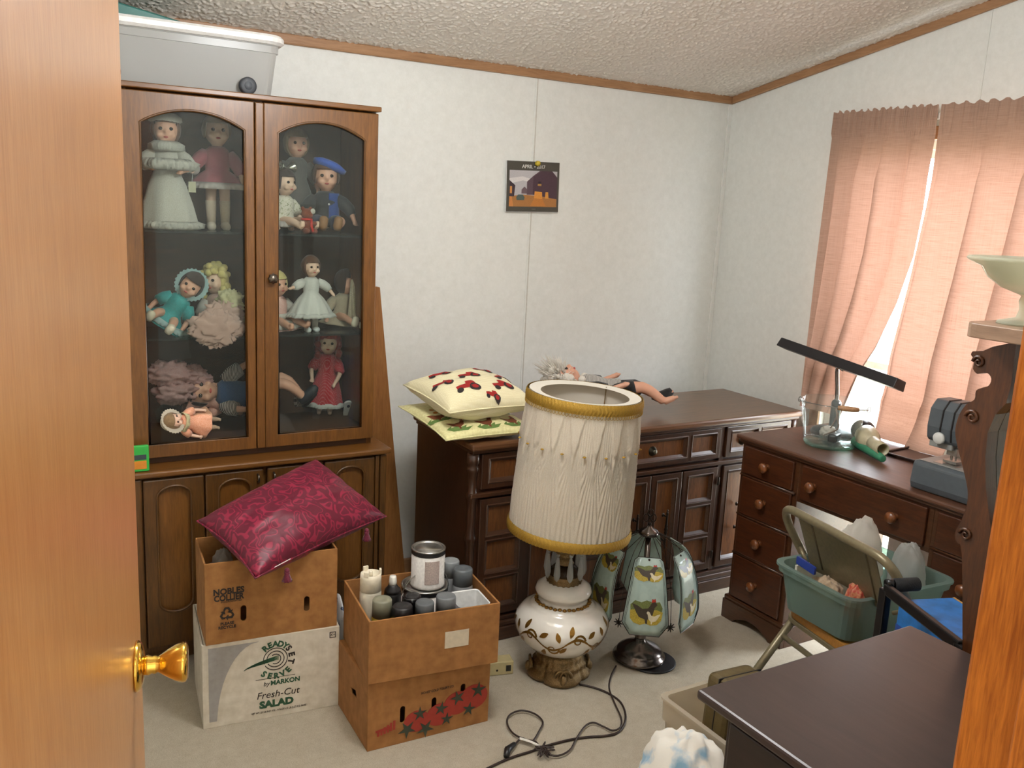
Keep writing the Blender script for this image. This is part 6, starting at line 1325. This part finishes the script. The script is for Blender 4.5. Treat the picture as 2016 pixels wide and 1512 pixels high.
q = on(703, 3.20, SH2); pr = thing('parasol', 'folded cream toy parasol leaning at the end of the middle shelf', 'parasol', q); MB().lathe([(.004, .0), (.026, .02), (.030, .035), (.018, .10), (.007, .17), (.003, .185)], 60, T(q.x, q.y, q.z, ry=-.12), rip=lambda a, t_: .28 * cos(6 * a) * (1 - t_)).build('canopy', cloth('cream_parasol', '#cfc2a8', '#bdb096', .9, 60), pr, True); MB().tube([q + Vector((0, 0, .001)), q + Vector((-.024, 0, .20))], .002, 6).build('stick', M_KNOB, pr)
# --- floor of the cabinet
PKT = cloth('pink_tulle', '#e2b8b4', '#d8a49e', .9, 90, .3, .3, alpha=.75); PKS = cloth('pink_satin2', '#d89a8a', '#e0ac9c', .55, 50)
t, Q, M = doll('dark haired doll tipped over in a huge pink tulle skirt', on(325, 3.265, SH0 + .15), .30, (0, 1.9, -.1), hair=('dark', 'short'), dress=(PKS, .26, .26, 8), sleeve=(PKS,))
for k, (px, py, r, sd) in enumerate(((330, 735, .055, 1), (372, 738, .045, 5), (345, 770, .055, 9), (395, 748, .032, 3))):
    q = W_(px, py, 3.20 + .02 * (k % 2)); crumple(q, (r * 1.2, r * .8, r * .75), '', None, .35, 26, sd * 3.1, SH0 + .01, 50, 34).build('tulle_ruffle', PKT, t, True)
t, Q, M = doll('baby doll in a lace bonnet and peach dress lying in the cabinet bottom', on(425, 3.105, SH0 + .045), .235, (0, -1.35, .55), hair=('sandy', 'short'), skin=SKINP, dress=(cloth('peach_satin', '#e8a07c', '#f0b494', .5, 60), .30, .22, 7, lace('cream', '#e4dcae'), ((.66, .13),)), sleeve=(cloth('peach_satin', '#000', None),), hat=bonnet(lace('ivory', '#e6dcc6'), .18), head_turn=.5)
STR = cloth('striped_jersey', '#cfc2b8', '#3a2a2e', .9, 14, 0, .1, 'stripes', (.45, .55)); DNM = cloth('denim', '#2f4a70', '#3d5a84', .9, 120)
R = Matrix.Rotation(-1.42, 3, 'Y') @ Matrix.Rotation(0.25, 3, 'Z')
t, Q, M = doll('boy doll in striped jersey and blue overalls lying with knees bent', on(600, 3.235, SH0 + .078), .46, legs='stand', hair=('dark', 'short'), dress=(DNM, .40, .13, 4), sleeve=(STR,), rotm=R, shoe=plain('sneaker_navy', '#22262e', .6),
                  arms=[[(-.10, 0, .66), (-.125, -.09, .57), (-.12, -.16, .47)], [(.10, 0, .66), (.20, -.06, .56), (.30, -.10, .42)]],
                  legpts=[[(-.055, 0, .44), (.16, -.05, .22), (-.02, -.07, .02), (.06, -.09, -.04)], [(.055, 0, .44), (.10, -.18, .24), (.0, -.18, .06), (.08, -.22, .0)]])
for k, (a, b_) in enumerate((((-.055, 0, .44), (.05, -.025, .33)), ((.055, 0, .44), (.08, -.09, .34)))): MB().tube([Q(a), Q(b_)], [.030, .031], 14).build('short_leg', DNM, t, True)
MB().tube([Q((-.02, -.07, .05)), Q((-.03, -.07, .10))], .018, 14).build('striped_sock', STR, t, True)
PLK = cloth('polka_red', '#f0e4e0', '#b01c2a', .8, 75, 0, .1, 'dots', (.18, .24))
t, Q, M = doll('red haired doll in a red polka dot dress at the cabinet bottom', on(640, 3.30, SH0), .335, (0, .05, -.35), hair=('red', 'curly'), skin=SKINP, dress=(PLK, .12, .20, 7, lace('white3', '#e6e4dc'), ((.12, .20),)), sleeve=(PLK,), arms=[[(-.10, 0, .66), (-.17, -.04, .54), (-.16, -.10, .44)], [(.10, 0, .66), (.15, -.08, .52), (.10, -.14, .40)]])
q = on(690, 3.20, SH0); sn = thing('doll_shoe', 'loose black and white toy sneaker standing on its heel', 'shoe', q, -.3, None, (-.95, 0, -.25)); M = ORG[sn.name]
MB().extrude([rrect(-.017, .017, -.045, .045, .016, 6)], .004, .012, lambda u, v, w: M @ Vector((u, v, w + .04))).build('sole', plain('sole_white', '#dcdcd8', .5), sn); MB().lathe([(.017, .0), (.019, .015), (.016, .035), (.012, .045)], 24, M @ T(0, .018, .05)).ball((0, -.02, .056), (.016, .024, .013), 16, 10, M).build('upper', plain('sneaker_navy', '#22262e', .6), sn, True); MB().tube([M @ Vector((s * .010, -.018 + .01 * k, .07 + .002 * k)) for k in range(3) for s in (-1, 1)], .0014, 5).build('laces', M_WHITE, sn)

# --- doll lying on the big dresser
hd_, ft_ = Vector((2.00, 3.02, .905)), Vector((2.43, 2.80, .815)); zl = (hd_ - ft_).normalized(); yl_ = (Vector((0, 0, -1)) - zl * Vector((0, 0, -1)).dot(zl)).normalized(); xl_ = yl_.cross(zl)
R = Matrix(((xl_.x, yl_.x, zl.x), (xl_.y, yl_.y, zl.y), (xl_.z, yl_.z, zl.z)))
BLKL = cloth('black_legging', '#171616', '#232121', .85, 90)
t, Q, M = doll('barefoot doll with white feathery hair lying on the dresser behind the lamp', ft_ + Vector((0, 0, .012)), .53, rotm=R, group=None, hair=('white', 'curly'), dress=(cloth('white_black_top', '#d8d4cc', '#2a2828', .85, 18, 0, .1, 'stripes', (.55, .6)), .42, .12, 4), sleeve=(BLKL,), toes=True,
                  legpts=[[(-.06, 0, .44), (-.07, -.09, .24), (-.09, -.02, .05), (-.10, -.07, -.02)], [(.06, 0, .44), (.09, -.06, .24), (.07, -.02, .04), (.06, -.08, -.02)]])
for a, b_, c_ in (((.06, 0, .45), (.088, -.06, .26), (.087, -.05, .20)), ((-.06, 0, .45), (-.068, -.07, .32), (-.069, -.08, .30))): MB().tube([Q(a), Q(b_), Q(c_)], [.036, .030, .028], 14).build('legging', BLKL, t, True)
MB().tube([Q((.075, -.03, .10)), Q((.07, -.02, .05)), Q((.062, -.07, -.01)), Q((.060, -.10, -.03))], [.022, .0245, .022, .014], 14).build('sock', BLKL, t, True)
rnd = random.Random(5); fm = MB()
for k in range(420):
    a = rnd.uniform(0, 2 * pi); b_ = rnd.uniform(-.2, 1.2); d = Vector((cos(a) * cos(b_), -abs(sin(b_)) * .9 - .1, sin(a) * cos(b_) * .8 + .35)); p0 = Q(Vector((0, 0, .86)) + d * .08); p1 = Q(Vector((0, 0, .87)) + d * rnd.uniform(.12, .20) + Vector((rnd.uniform(-.03, .03), 0, rnd.uniform(-.03, .03))))
    fm.tube([p0, p0.lerp(p1, .5), p1], [.002, .0026, .0004], 4)
fm.build('feather_trim', HAIR['white'], t, True)
